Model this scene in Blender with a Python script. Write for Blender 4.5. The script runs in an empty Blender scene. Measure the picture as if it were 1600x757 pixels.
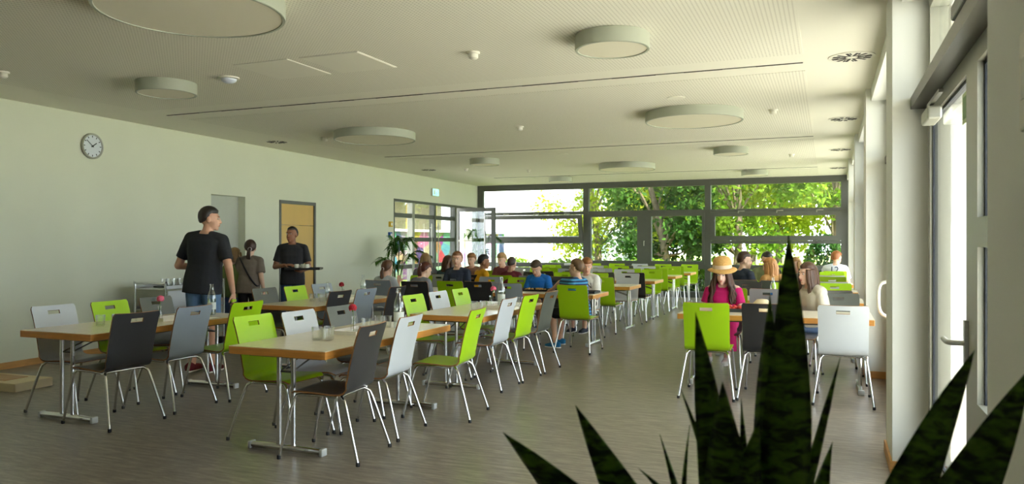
import bpy, bmesh, math, random
import numpy as np
from mathutils import Vector, Matrix, Euler

random.seed(7)
R = math.radians
scene = bpy.context.scene
col = scene.collection

# ------------------------------------------------------------------ camera, world, sun, exposure
FPX, YAW, EYE, HOR = 1201.0, math.atan(494 / 1201), 1.44, 378.0
CY, SY = math.cos(YAW), math.sin(YAW)
cam_d = bpy.data.cameras.new('camera')
cam_d.sensor_width = 36.0
cam_d.lens = 36.0 * FPX / 1600.0
cam_d.clip_start, cam_d.clip_end = 0.05, 300
cam_d.dof.use_dof = True
cam_d.dof.focus_distance = 8.0
cam_d.dof.aperture_fstop = 5.6
cam = bpy.data.objects.new('camera', cam_d)
cam.location = (0, 0, EYE)
cam.rotation_euler = (R(90), 0, YAW)
col.objects.link(cam)
scene.camera = cam

world = bpy.data.worlds.new('sky')
scene.world = world
world.use_nodes = True
bg = world.node_tree.nodes['Background']
bg.inputs[0].default_value = (0.82, 0.91, 1.0, 1)
bg.inputs[1].default_value = 1.5

sun_d = bpy.data.lights.new('sun', 'SUN')
sun_d.energy = 6.0
sun_d.angle = R(0.6)
sun_d.color = (1.0, 0.93, 0.78)
sun = bpy.data.objects.new('sun', sun_d)
sun.rotation_euler = Vector((-0.36, 0.46, -1.0)).to_track_quat('-Z', 'Y').to_euler()
col.objects.link(sun)

scene.view_settings.view_transform = 'Standard'
scene.view_settings.look = 'None'
scene.view_settings.gamma = 1.0
scene.view_settings.use_curve_mapping = False
scene.view_settings.exposure = 2.68
cy = scene.cycles
cy.use_denoising = True
cy.max_bounces = 12
cy.diffuse_bounces = 7
cy.glossy_bounces = 4
cy.transmission_bounces = 8
cy.transparent_max_bounces = 16
cy.sample_clamp_indirect = 6.0
cy.caustics_reflective = False
cy.caustics_refractive = False


def floor_at(px, Y):
    """X of the point with depth Y that the photograph shows in column px."""
    a = (px - 800) / FPX
    return Y * (a * CY - SY) / (a * SY + CY)


def at(px, py, d):
    xc = (px - 800) / FPX * d
    return Vector((xc * CY - d * SY, xc * SY + d * CY, EYE - (py - HOR) * d / FPX))


# ------------------------------------------------------------------ materials
def srgb(r, g, b):
    f = lambda c: (c / 255 / 12.92) if c / 255 <= 0.04045 else ((c / 255 + 0.055) / 1.055) ** 2.4
    return (f(r), f(g), f(b), 1)


def mix(c, k):
    return (min(1, c[0] * k), min(1, c[1] * k), min(1, c[2] * k), 1)


def mat(name, c, rough=0.5, metal=0.0, var=0.0, scale=8.0, bump=0.0, stretch=None, spec=0.5, bscale=None, coat=0.0):
    m = bpy.data.materials.new(name)
    m.use_nodes = True
    nt = m.node_tree
    b = nt.nodes['Principled BSDF']
    b.inputs['Base Color'].default_value = c
    b.inputs['Roughness'].default_value = rough
    b.inputs['Metallic'].default_value = metal
    b.inputs['Specular IOR Level'].default_value = spec
    b.inputs['Coat Weight'].default_value = coat
    if var or bump:
        tc = nt.nodes.new('ShaderNodeTexCoord')
        mp = nt.nodes.new('ShaderNodeMapping')
        if stretch:
            mp.inputs['Scale'].default_value = stretch
        nt.links.new(tc.outputs['Object'], mp.inputs[0])
        n = nt.nodes.new('ShaderNodeTexNoise')
        n.inputs['Scale'].default_value = scale
        n.inputs['Detail'].default_value = 4
        nt.links.new(mp.outputs[0], n.inputs['Vector'])
        if var:
            rp = nt.nodes.new('ShaderNodeValToRGB')
            rp.color_ramp.elements[0].position = 0.3
            rp.color_ramp.elements[1].position = 0.7
            rp.color_ramp.elements[0].color = mix(c, 1 - var)
            rp.color_ramp.elements[1].color = mix(c, 1 + var)
            nt.links.new(n.outputs[0], rp.inputs[0])
            nt.links.new(rp.outputs[0], b.inputs['Base Color'])
        if bump:
            n2 = n
            if bscale:
                n2 = nt.nodes.new('ShaderNodeTexNoise')
                n2.inputs['Scale'].default_value = bscale
                nt.links.new(mp.outputs[0], n2.inputs['Vector'])
            bp = nt.nodes.new('ShaderNodeBump')
            bp.inputs['Strength'].default_value = bump
            bp.inputs['Distance'].default_value = 0.01
            nt.links.new(n2.outputs[0], bp.inputs['Height'])
            nt.links.new(bp.outputs[0], b.inputs['Normal'])
    return m


def glass_mat(name, tint=(1, 1, 1, 1), refl=0.06, rough=0.02):
    m = bpy.data.materials.new(name)
    m.use_nodes = True
    nt = m.node_tree
    nt.nodes.clear()
    o = nt.nodes.new('ShaderNodeOutputMaterial')
    mx = nt.nodes.new('ShaderNodeMixShader')
    t = nt.nodes.new('ShaderNodeBsdfTransparent')
    g = nt.nodes.new('ShaderNodeBsdfGlossy')
    lw = nt.nodes.new('ShaderNodeLayerWeight')
    mr = nt.nodes.new('ShaderNodeMapRange')
    lw.inputs[0].default_value = 0.35
    mr.inputs['To Min'].default_value = refl
    mr.inputs['To Max'].default_value = 0.75
    t.inputs[0].default_value = tint
    g.inputs['Roughness'].default_value = rough
    nt.links.new(lw.outputs['Facing'], mr.inputs['Value'])
    nt.links.new(mr.outputs[0], mx.inputs[0])
    nt.links.new(t.outputs[0], mx.inputs[1])
    nt.links.new(g.outputs[0], mx.inputs[2])
    nt.links.new(mx.outputs[0], o.inputs[0])
    return m


def leaf_mat(name, c1, c2, trans=0.35, scale=0.9):
    m = bpy.data.materials.new(name)
    m.use_nodes = True
    nt = m.node_tree
    nt.nodes.clear()
    o = nt.nodes.new('ShaderNodeOutputMaterial')
    mx = nt.nodes.new('ShaderNodeMixShader')
    mx.inputs[0].default_value = trans
    d = nt.nodes.new('ShaderNodeBsdfDiffuse')
    t = nt.nodes.new('ShaderNodeBsdfTranslucent')
    tc = nt.nodes.new('ShaderNodeTexCoord')
    n = nt.nodes.new('ShaderNodeTexNoise')
    n.inputs['Scale'].default_value = scale
    n.inputs['Detail'].default_value = 6
    rp = nt.nodes.new('ShaderNodeValToRGB')
    rp.color_ramp.elements[0].position = 0.35
    rp.color_ramp.elements[1].position = 0.66
    rp.color_ramp.elements[0].color = c1
    rp.color_ramp.elements[1].color = c2
    nt.links.new(tc.outputs['Object'], n.inputs['Vector'])
    nt.links.new(n.outputs[0], rp.inputs[0])
    nt.links.new(rp.outputs[0], d.inputs[0])
    nt.links.new(rp.outputs[0], t.inputs[0])
    nt.links.new(d.outputs[0], mx.inputs[1])
    nt.links.new(t.outputs[0], mx.inputs[2])
    nt.links.new(mx.outputs[0], o.inputs[0])
    return m


M = {}
M['wall'] = mat('wall_light_tint', (0.70, 0.72, 0.58, 1), 0.85, var=0.02, scale=1.5)  # off-white wall with the green light from the trees mixed into its colour
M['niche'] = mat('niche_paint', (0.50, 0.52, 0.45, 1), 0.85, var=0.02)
M['ceil'] = mat('ceiling_paint', (0.80, 0.775, 0.67, 1), 0.9)
M['pillar'] = mat('pillar_paint', (0.80, 0.81, 0.77, 1), 0.75)
M['frame'] = mat('dark_frame', srgb(84, 86, 80), 0.45, var=0.04)
M['alu'] = mat('grey_aluminium', srgb(168, 168, 156), 0.4, metal=0.3)
M['alud'] = mat('dark_aluminium', srgb(96, 94, 86), 0.4, metal=0.3)
M['seal'] = mat('black_seal', (0.02, 0.025, 0.035, 1), 0.5)
M['glass'] = glass_mat('window_glass', (0.97, 0.99, 0.98, 1))
M['drink_glass'] = glass_mat('drinking_glass', (0.985, 0.99, 0.985, 1), 0.07, 0.03)
M['bottle_glass'] = glass_mat('bottle_glass', (0.94, 0.96, 0.94, 1), 0.10, 0.03)
M['base'] = mat('baseboard_wood', srgb(196, 146, 84), 0.5, var=0.12, scale=6, stretch=(1, 1, 12))
M['chrome'] = mat('chrome_tube', (0.72, 0.72, 0.72, 1), 0.16, metal=1.0)
M['steel'] = mat('brushed_steel', (0.55, 0.55, 0.54, 1), 0.35, metal=1.0, var=0.1, scale=3, stretch=(1, 1, 20))
M['rubber'] = mat('black_rubber', (0.02, 0.02, 0.02, 1), 0.6)
M['cap'] = mat('pale_plastic_cap', srgb(190, 192, 190), 0.4)
M['topl'] = mat('cream_laminate', srgb(240, 228, 202), 0.22, var=0.03, scale=14)
M['beech'] = mat('beech_edge', srgb(220, 152, 74), 0.36, var=0.14, scale=5, stretch=(1, 1, 14))
M['ply'] = mat('plywood_edge', srgb(150, 104, 62), 0.5, var=0.25, scale=4, stretch=(1, 1, 40))
M['green'] = mat('lime_lacquer', srgb(168, 214, 22), 0.32, var=0.03, scale=3)
M['white'] = mat('white_lacquer', srgb(200, 205, 210), 0.35, var=0.02, scale=3)
M['grey'] = mat('grey_lacquer', srgb(150, 160, 170), 0.35, var=0.03, scale=3)
M['dark'] = mat('slate_lacquer', srgb(92, 96, 90), 0.35, var=0.05, scale=3)
M['black'] = mat('black_lacquer', srgb(52, 52, 54), 0.33, var=0.06, scale=3)
M['lampside'] = mat('lamp_rim', srgb(172, 176, 160), 0.5)
M['lampdisc'] = mat('lamp_diffuser', srgb(232, 226, 206), 0.6)
M['plastic'] = mat('white_plastic', srgb(225, 222, 210), 0.45)
M['slot'] = mat('slot_dark', (0.035, 0.03, 0.025, 1), 0.7)
M['ivory'] = mat('ivory_porcelain', srgb(236, 232, 222), 0.25)
M['paper'] = mat('paper', srgb(240, 236, 226), 0.8)


def floor_material():
    m = bpy.data.materials.new('streaked_linoleum')
    m.use_nodes = True
    nt = m.node_tree
    b = nt.nodes['Principled BSDF']
    tc = nt.nodes.new('ShaderNodeTexCoord')
    mp = nt.nodes.new('ShaderNodeMapping')
    mp.inputs['Scale'].default_value = (1.4, 9.0, 1)
    mp.inputs['Rotation'].default_value = (0, 0, R(-4))
    n = nt.nodes.new('ShaderNodeTexNoise')
    n.inputs['Scale'].default_value = 3.2
    n.inputs['Detail'].default_value = 9
    n.inputs['Roughness'].default_value = 0.72
    n2 = nt.nodes.new('ShaderNodeTexNoise')
    n2.inputs['Scale'].default_value = 0.9
    n2.inputs['Detail'].default_value = 5
    rp = nt.nodes.new('ShaderNodeValToRGB')
    rp.color_ramp.elements[0].position = 0.33
    rp.color_ramp.elements[1].position = 0.68
    rp.color_ramp.elements[0].color = srgb(98, 90, 80)
    rp.color_ramp.elements[1].color = srgb(176, 165, 150)
    e = rp.color_ramp.elements.new(0.5)
    e.color = srgb(136, 126, 113)
    mm = nt.nodes.new('ShaderNodeMix')
    mm.data_type = 'RGBA'
    mm.blend_type = 'MULTIPLY'
    mm.inputs['Factor'].default_value = 0.15
    rr = nt.nodes.new('ShaderNodeMapRange')
    rr.inputs['To Min'].default_value = 0.24
    rr.inputs['To Max'].default_value = 0.40
    nt.links.new(tc.outputs['Object'], mp.inputs[0])
    nt.links.new(mp.outputs[0], n.inputs['Vector'])
    nt.links.new(tc.outputs['Object'], n2.inputs['Vector'])
    nt.links.new(n.outputs[0], rp.inputs[0])
    nt.links.new(rp.outputs[0], mm.inputs['A'])
    nt.links.new(n2.outputs['Fac'], mm.inputs['B'])
    nt.links.new(mm.outputs['Result'], b.inputs['Base Color'])
    nt.links.new(n.outputs[0], rr.inputs['Value'])
    nt.links.new(rr.outputs[0], b.inputs['Roughness'])
    b.inputs['Specular IOR Level'].default_value = 0.55
    return m


def perforated_material():
    m = bpy.data.materials.new('perforated_board')
    m.use_nodes = True
    nt = m.node_tree
    b = nt.nodes['Principled BSDF']
    b.inputs['Roughness'].default_value = 0.9
    tc = nt.nodes.new('ShaderNodeTexCoord')
    sx = nt.nodes.new('ShaderNodeSeparateXYZ')
    nt.links.new(tc.outputs['Object'], sx.inputs[0])

    def fr(sock):
        mu = nt.nodes.new('ShaderNodeMath'); mu.operation = 'MULTIPLY'; mu.inputs[1].default_value = 1 / 0.03
        f = nt.nodes.new('ShaderNodeMath'); f.operation = 'FRACT'
        s = nt.nodes.new('ShaderNodeMath'); s.operation = 'SUBTRACT'; s.inputs[1].default_value = 0.5
        p = nt.nodes.new('ShaderNodeMath'); p.operation = 'POWER'; p.inputs[1].default_value = 2
        nt.links.new(sock, mu.inputs[0]); nt.links.new(mu.outputs[0], f.inputs[0])
        nt.links.new(f.outputs[0], s.inputs[0]); nt.links.new(s.outputs[0], p.inputs[0])
        return p.outputs[0]
    ad = nt.nodes.new('ShaderNodeMath'); ad.operation = 'ADD'
    nt.links.new(fr(sx.outputs[0]), ad.inputs[0]); nt.links.new(fr(sx.outputs[1]), ad.inputs[1])
    lt = nt.nodes.new('ShaderNodeMath'); lt.operation = 'LESS_THAN'; lt.inputs[1].default_value = 0.046
    nt.links.new(ad.outputs[0], lt.inputs[0])
    mm = nt.nodes.new('ShaderNodeMix'); mm.data_type = 'RGBA'
    mm.inputs['A'].default_value = (0.80, 0.775, 0.67, 1)
    mm.inputs['B'].default_value = (0.50, 0.47, 0.39, 1)
    nt.links.new(lt.outputs[0], mm.inputs['Factor'])
    nt.links.new(mm.outputs['Result'], b.inputs['Base Color'])
    return m


M['floor'] = floor_material()
M['perf'] = perforated_material()


# ------------------------------------------------------------------ mesh helpers
class MB:
    def __init__(self):
        self.v, self.f, self.m = [], [], []

    def add(self, vs, fs, mi=0):
        o = len(self.v)
        self.v += [tuple(p) for p in vs]
        self.f += [tuple(i + o for i in f) for f in fs]
        self.m += [mi] * len(fs)
        return self

    def box(self, x0, x1, y0, y1, z0, z1, mi=0, bev=0.0, mx=None):
        if x0 > x1: x0, x1 = x1, x0
        if y0 > y1: y0, y1 = y1, y0
        if z0 > z1: z0, z1 = z1, z0
        if bev <= 0:
            vs = [(x, y, z) for x in (x0, x1) for y in (y0, y1) for z in (z0, z1)]
            fs = [(0, 1, 3, 2), (4, 6, 7, 5), (0, 4, 5, 1), (2, 3, 7, 6), (0, 2, 6, 4), (1, 5, 7, 3)]
        else:
            bm = bmesh.new()
            bmesh.ops.create_cube(bm, size=1, matrix=Matrix.Translation(((x0 + x1) / 2, (y0 + y1) / 2, (z0 + z1) / 2)) @ Matrix.Diagonal((x1 - x0, y1 - y0, z1 - z0, 1)))
            bmesh.ops.bevel(bm, geom=list(bm.edges), offset=min(bev, (x1 - x0) * .45, (y1 - y0) * .45, (z1 - z0) * .45), segments=2, affect='EDGES', profile=0.5)
            bm.verts.index_update()
            vs = [v.co.copy() for v in bm.verts]
            fs = [tuple(v.index for v in f.verts) for f in bm.faces]
            bm.free()
        if mx is not None:
            vs = [mx @ Vector(p) for p in vs]
        return self.add(vs, fs, mi)

    def rings(self, rs, mi=0, cap=True, closed=False):
        n = len(rs[0])
        vs = [p for r in rs for p in r]
        fs = []
        k = len(rs)
        for i in range(k - 1 if not closed else k):
            a, b = i * n, ((i + 1) % k) * n
            for j in range(n):
                fs.append((a + j, a + (j + 1) % n, b + (j + 1) % n, b + j))
        if cap and not closed:
            fs.append(tuple(range(n - 1, -1, -1)))
            fs.append(tuple((k - 1) * n + j for j in range(n)))
        return self.add(vs, fs, mi)

    def tube(self, pts, r, n=8, mi=0, closed=False):
        pts = [Vector(p) for p in pts]
        k = len(pts)
        rr = r if isinstance(r, (list, tuple)) else [r] * k
        rs = []
        u = None
        for i, p in enumerate(pts):
            if closed:
                t = pts[(i + 1) % k] - pts[i - 1]
            else:
                t = pts[min(i + 1, k - 1)] - pts[max(i - 1, 0)]
            t.normalize()
            if u is None:
                u = t.orthogonal().normalized()
            else:
                u = (u - t * u.dot(t)).normalized()
            w = t.cross(u)
            rs.append([p + (u * math.cos(2 * math.pi * j / n) + w * math.sin(2 * math.pi * j / n)) * rr[i] for j in range(n)])
        return self.rings(rs, mi, True, closed)

    def lathe(self, prof, n=20, mi=0, c=(0, 0, 0), cap=True):
        rs = [[(c[0] + max(r, 1e-4) * math.cos(2 * math.pi * j / n), c[1] + max(r, 1e-4) * math.sin(2 * math.pi * j / n), c[2] + z) for j in range(n)] for r, z in prof]
        return self.rings(rs, mi, cap)

    def cap_(self, p0, r0, p1, r1, n=10, mi=0):
        p0, p1 = Vector(p0), Vector(p1)
        t = p1 - p0
        if t.length < 1e-6: t = Vector((0, 0, 1e-3))
        t.normalize()
        u = t.orthogonal().normalized(); w = t.cross(u)
        rs = []
        for a in (-80, -50, -20):
            rs.append((p0 + t * r0 * math.sin(R(a)), r0 * math.cos(R(a))))
        rs.append((p0, r0)); rs.append((p1, r1))
        for a in (20, 50, 80):
            rs.append((p1 + t * r1 * math.sin(R(a)), r1 * math.cos(R(a))))
        return self.rings([[c + (u * math.cos(2 * math.pi * j / n) + w * math.sin(2 * math.pi * j / n)) * r for j in range(n)] for c, r in rs], mi)

    def ell(self, c, r, mx=None, n=14, k=9, mi=0):
        c = Vector(c)
        rs = []
        for i in range(k):
            a = math.pi * (i + 0.35) / (k - 0.3) - math.pi / 2
            rs.append([Vector((r[0] * math.cos(a) * math.cos(2 * math.pi * j / n), r[1] * math.cos(a) * math.sin(2 * math.pi * j / n), r[2] * math.sin(a))) for j in range(n)])
        if mx is not None:
            rs = [[mx @ p for p in q] for q in rs]
        return self.rings([[p + c for p in q] for q in rs], mi)

    def loft(self, secs, n=16, mi=0, xdir=Vector((1, 0, 0)), sq=2.4):
        """secs: (centre, half width, half depth); superellipse rings across a spine."""
        cs = [Vector(s[0]) for s in secs]
        rs = []
        for i, s in enumerate(secs):
            t = (cs[min(i + 1, len(cs) - 1)] - cs[max(i - 1, 0)]).normalized()
            x = xdir if len(s) < 4 else s[3]
            x = (x - t * x.dot(t)).normalized()
            y = t.cross(x)
            ring = []
            for j in range(n):
                a = 2 * math.pi * j / n
                ca, sa = math.cos(a), math.sin(a)
                ring.append(cs[i] + x * s[1] * math.copysign(abs(ca) ** (2 / sq), ca) + y * s[2] * math.copysign(abs(sa) ** (2 / sq), sa))
            rs.append(ring)
        return self.rings(rs, mi)

    def mesh(self, name, mats, smooth=False, angle=None):
        me = bpy.data.meshes.new(name)
        me.from_pydata(self.v, [], self.f)
        for m in mats:
            me.materials.append(m)
        me.polygons.foreach_set('material_index', self.m)
        bm = bmesh.new(); bm.from_mesh(me)
        bmesh.ops.recalc_face_normals(bm, faces=bm.faces)
        bm.to_mesh(me); bm.free()
        if smooth:
            me.polygons.foreach_set('use_smooth', [True] * len(me.polygons))
            if angle:
                me.set_sharp_from_angle(angle=R(angle))
        me.update()
        return me

    def build(self, name, mats, parent=None, loc=None, rot=None, smooth=False, angle=None):
        if not isinstance(mats, (list, tuple)): mats = [mats]
        return put(name, self.mesh(name, mats, smooth, angle), parent, loc, rot)


def put(name, me, parent=None, loc=None, rot=None):
    o = bpy.data.objects.new(name, me)
    col.objects.link(o)
    if parent is not None: o.parent = parent
    if loc is not None: o.location = loc
    if rot is not None: o.rotation_euler = rot
    return o


def thing(name, label, cat, loc=(0, 0, 0), rz=0.0, group=None):
    o = bpy.data.objects.new(name, None)
    o.empty_display_size = 0.1
    col.objects.link(o)
    o.location = loc
    o.rotation_euler = (0, 0, rz)
    return tag(o, label, cat, group)


def tag(o, label, cat, group=None):
    o['label'] = label
    o['category'] = cat
    if group: o['group'] = group
    return o


def struct(o, label=None):
    o['kind'] = 'structure'
    if label: o['label'] = label
    return o


def rand(a, b):
    return random.uniform(a, b)


def bez(p, n=8):
    """smooth polyline through points (Catmull-Rom)."""
    p = [Vector(q) for q in p]
    out = []
    for i in range(len(p) - 1):
        a = p[max(i - 1, 0)]; b = p[i]; c = p[i + 1]; d = p[min(i + 2, len(p) - 1)]
        for k in range(n):
            t = k / n
            out.append(0.5 * ((2 * b) + (c - a) * t + (2 * a - 5 * b + 4 * c - d) * t * t + (3 * b - a - 3 * c + d) * t ** 3))
    out.append(p[-1])
    return out
# ------------------------------------------------------------------ the room
ZC = 3.06
YB = 20.2
XP = 0.37          # inner face of the pillars
struct(MB().box(-11.2, 0.75, -2.6, YB + 0.3, -0.12, 0).build('floor', M['floor']), 'grey-brown streaked linoleum floor')
ceiling = struct(MB().box(-11.2, 1.85, -2.7, YB + 0.8, ZC, ZC + 0.4).build('ceiling', M['ceil']), 'cream suspended ceiling')  # slab runs past the glass as an added overhang to keep sun out
for (y0, y1) in ((-2.0, 2.15), (2.50, 7.05), (7.76, 12.28), (12.96, 17.45), (18.15, 19.9)):
    MB().box(-7.81, -0.2, y0, y1, ZC - 0.004, ZC + 0.01).build('perforated_panel', M['perf'], ceiling)
for y in (2.33, 7.405, 12.62, 17.8):
    s = MB().box(-7.81, -0.21, y - 0.012, y + 0.012, ZC - 0.005, ZC + 0.01).build('slot_rail', M['slot'], ceiling)
    for k in range(9):
        x = -7.3 + k * 0.82 + rand(-0.2, 0.2)
        MB().box(x, x + rand(0.25, 0.5), y - 0.011, y + 0.003, ZC - 0.007, ZC - 0.001).build('slot_glint', M['alu'], s)  # short pale strips put in as glints of the slot metal
struct(MB().box(-11.2, 1.3, -2.7, -2.5, 0, ZC).build('wall_rear', M['wall']), 'plain pale wall behind the viewer')

# left wall, slightly askew, in its own frame (local y runs along the wall)
WL = Matrix.Translation((-8.61, 5.8, 0)) @ Matrix.Rotation(math.atan(0.054), 4, 'Z')
WR = math.atan(0.054)


def sl(Y):
    return (Y - 5.8) * 1.00146


def left_y(px):
    a = (px - 800) / FPX
    d = (-8.61 + 0.054 * 5.8) / ((a * CY - SY) + 0.054 * (a * SY + CY))
    return d * (a * SY + CY)


def on_left(name, mb, mats, parent=None, smooth=False, angle=None):
    o = mb.build(name, mats, parent, smooth=smooth, angle=angle)
    if parent is None:
        o.matrix_world = WL
    return o


S0, S1 = sl(-2.6), sl(YB + 0.15)
g0, g1 = sl(15.1), sl(20.12)
n0, n1, d0, d1 = sl(9.19), sl(9.99), sl(10.89), sl(12.0)
w = MB()
for a, b, z0, z1 in ((S0, n0, 0, ZC), (n0, n1, 2.18, ZC), (n1, d0, 0, ZC), (d0, d1, 2.18, ZC), (d1, g0, 0, ZC), (g0, g1, 2.43, ZC), (g1, S1, 0, ZC)):
    w.box(-0.35, 0, a, b, z0, z1)
w.box(-0.35, -0.16, n0 - .1, n1 + .1, 0, 2.3)
w.box(-0.45, -0.35, d0 - .1, d1 + .1, 0, 2.3)
wall_left = struct(on_left('wall_left', w, M['wall']), 'long pale wall on the left')
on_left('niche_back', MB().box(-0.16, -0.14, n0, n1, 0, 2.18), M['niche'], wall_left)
b = MB()
for a, c in ((S0, n0), (n1, d0 - 0.05), (d1 + 0.05, g0)):
    b.box(0, 0.014, a, c, 0, 0.075)
struct(on_left('baseboard_left', b, M['base']), 'wooden baseboard along the left wall')

# wooden door in the left wall
M['doorwood'] = mat('door_veneer', srgb(206, 168, 88), 0.45, var=0.07, scale=3, stretch=(1, 1, 0.08))
dr = on_left('door_1', MB().box(-0.09, 0.012, d0, d0 + 0.05, 0, 2.18).box(-0.09, 0.012, d1 - 0.05, d1, 0, 2.18).box(-0.09, 0.012, d0, d1, 2.12, 2.18), M['frame'])
struct(dr, 'beech veneer door in a dark steel frame')
MB().box(-0.06, -0.012, d0 + 0.05, d1 - 0.05, 0.005, 1.74).build('door_panel', M['doorwood'], dr)
MB().box(-0.06, -0.012, d0 + 0.05, d1 - 0.05, 1.747, 2.12).build('door_panel', M['doorwood'], dr)
h = MB().tube([(-0.012, d0 + 0.13, 1.04), (0.045, d0 + 0.13, 1.04), (0.05, d0 + 0.14, 1.04), (0.05, d0 + 0.26, 1.04)], 0.01)
h.lathe([(0.026, 0), (0.026, 0.006)], 12, c=(0, 0, 0))
MB().tube([(-0.012, d0 + 0.13, 1.04), (0.045, d0 + 0.13, 1.04), (0.05, d0 + 0.15, 1.04), (0.05, d0 + 0.26, 1.04)], 0.01).build('door_handle', M['alu'], dr, smooth=True, angle=40)
for z in (0.3, 1.85):
    MB().tube([(0.0, d1 - 0.045, z), (0.0, d1 - 0.045, z + 0.12)], 0.012).build('hinge', M['alud'], dr)


def sash(y0, y1, z0, z1, fw, x0=-0.04, x1=0.03, fb=None):
    fb = fb or fw
    return MB().box(x0, x1, y0, y0 + fw, z0, z1).box(x0, x1, y1 - fw, y1, z0, z1).box(x0, x1, y0 + fw, y1 - fw, z0, z0 + fb).box(x0, x1, y0 + fw, y1 - fw, z1 - fw, z1)


# glazed screen and door in the left wall
ys = [g0, sl(left_y(645)), sl(left_y(679)), sl(left_y(711)), g1]
fr = sash(g0, g1, 0, 2.43, 0.06, -0.12, 0.0)
gw = struct(on_left('window_1', fr, M['frame']), 'dark framed glazed screen in the left wall')
for k, y in enumerate(ys[1:-1]):
    MB().box(-0.12, 0.02, y - 0.06, y + 0.06, 0.06, 2.37).build('mullion', M['frame'] if k != 0 else M['alu'], gw)
for k in range(4):
    a, c = ys[k] + 0.06, ys[k + 1] - 0.06
    for z in (0.86, 1.5, 2.06):
        if not (k == 3):
            MB().box(-0.1, 0.0, a, c, z - 0.05, z + 0.05).build('rail', M['frame'], gw)
    if k != 3:
        for z0, z1 in ((0.06, 0.81), (0.91, 1.45), (1.55, 2.01), (2.11, 2.37)):
            MB().box(-0.065, -0.055, a, c, z0, z1).build('pane', M['glass'], gw)
# bar handles on the double doors
for y in (ys[1] + 0.95, ys[2] + 0.12):
    MB().tube([(0.05, y, 0.5), (0.05, y, 1.9)], 0.014).tube([(0, y, 0.6), (0.05, y, 0.6)], 0.008).tube([(0, y, 1.8), (0.05, y, 1.8)], 0.008).build('pull_bar', M['alu'], gw, smooth=True, angle=40)
# leaf standing open into the room
Yd = 19.0
xl = floor_at(712, Yd)
xr = floor_at(774, Yd)
W_ = xr - xl
od = struct(MB().box(0, 0.11, -0.03, 0.03, 0.01, 2.37).box(W_ - 0.11, W_, -0.03, 0.03, 0.01, 2.37).box(0.11, W_ - 0.11, -0.03, 0.03, 2.27, 2.37).box(0.11, W_ - 0.11, -0.03, 0.03, 0.01, 0.14).build('door_2', M['frame']), 'dark framed glass door leaf standing open')
od.location = (xl, Yd, 0)
MB().box(0.11, W_ - 0.11, -0.006, 0.006, 0.14, 2.27).build('pane', M['glass'], od)
MB().tube([(W_ - 0.28, -0.07, 0.35), (W_ - 0.28, -0.07, 2.25)], 0.02).build('pull_bar', M['steel'], od, smooth=True, angle=40)
MB().box(0.12, 0.5, -0.06, -0.03, 1.46, 1.49).build('push_plate', M['alu'], od)

# ------------------------------------------------------------------ back window wall
def zback(px, py):
    a = (px - 800) / FPX
    return EYE - (py - HOR) * (YB / (a * SY + CY)) / FPX


VX = [-9.37, -6.125, -2.865, 0.40]
fr = MB().box(-9.42, 0.6, YB, YB + 0.14, 2.90, ZC).box(-9.42, 0.6, YB, YB + 0.14, 0, 0.15)
fr.box(-9.42, -9.23, YB, YB + 0.14, 0.15, 2.9).box(0.286, 0.6, YB, YB + 0.14, 0.15, 2.9)
bw = struct(fr.build('window_2', M['frame']), 'wide dark framed window wall at the far end')
for x in VX[1:3]:
    MB().box(x - 0.075, x + 0.075, YB - 0.01, YB + 0.13, 0.15, 2.9).build('mullion', M['frame'], bw)
for k in range(3):
    a, c = VX[k] + (0.14 if k == 0 else 0.075), VX[k + 1] - (0.114 if k == 2 else 0.075)
    MB().box(a, c, YB, YB + 0.12, 2.2, 2.28).build('transom', M['frame'], bw)
    MB().box(a, c, YB, YB + 0.12, 0.74, 0.86).build('transom', M['frame'], bw)
    MB().box(a, c, YB + 0.055, YB + 0.065, 2.28, 2.9).build('pane', M['glass'], bw)
    MB().box(a, c, YB + 0.055, YB + 0.065, 0.15, 0.74).build('pane', M['glass'], bw)
    if k == 1:
        MB().box(-4.63, -4.39, YB - 0.03, YB + 0.12, 0.86, 2.2).build('meeting_stile', M['frame'], bw)
        for p, q in ((a, -4.63), (-4.39, c)):
            s = MB().box(p, p + 0.07, YB - 0.03, YB + .1, 0.86, 2.2).box(q - 0.07, q, YB - 0.03, YB + .1, 0.86, 2.2).box(p + .07, q - .07, YB - .03, YB + .1, 0.86, 0.94).box(p + .07, q - .07, YB - .03, YB + .1, 2.12, 2.2).build('casement', M['frame'], bw)
            MB().box(p + .07, q - .07, YB + .03, YB + .04, .94, 2.12).build('pane', M['glass'], s)
        MB().tube([(-4.51, YB - 0.03, 1.46), (-4.51, YB - 0.07, 1.46), (-4.51, YB - 0.075, 1.34)], 0.012).build('window_handle', M['alu'], bw)
    else:
        MB().box(a, c, YB, YB + 0.12, 1.40, 1.47).build('transom', M['frame'], bw)
        MB().box(a, c, YB + 0.055, YB + 0.065, 0.86, 1.40).build('pane', M['glass'], bw)
        s = MB().box(a, a + 0.11, -0.03, 0.05, 0, 0.72).box(c - 0.11, c, -0.03, 0.05, 0, 0.72).box(a + .11, c - .11, -0.03, 0.05, 0, 0.12).box(a + .11, c - .11, -0.03, 0.05, 0.62, 0.72).build('hopper_sash', M['frame'], bw, loc=(0, YB, 1.475), rot=(R(13 if k == 0 else 0.0), 0, 0))
        MB().box(a + .11, c - .11, 0.005, 0.015, 0.12, 0.62).build('pane', M['glass'], s)
        for j in range(3):
            x = a + (c - a) * (0.22 + 0.3 * j)
            MB().box(x, x + 0.16, YB - 0.04, YB, 2.215, 2.235).box(x, x + 0.02, YB - 0.04, YB, 2.17, 2.235).build('stay_arm', M['alu'], bw)
            MB().box(x, x + 0.12, YB - 0.035, YB, 1.42, 1.445).build('hinge', M['alud'], bw)

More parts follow.
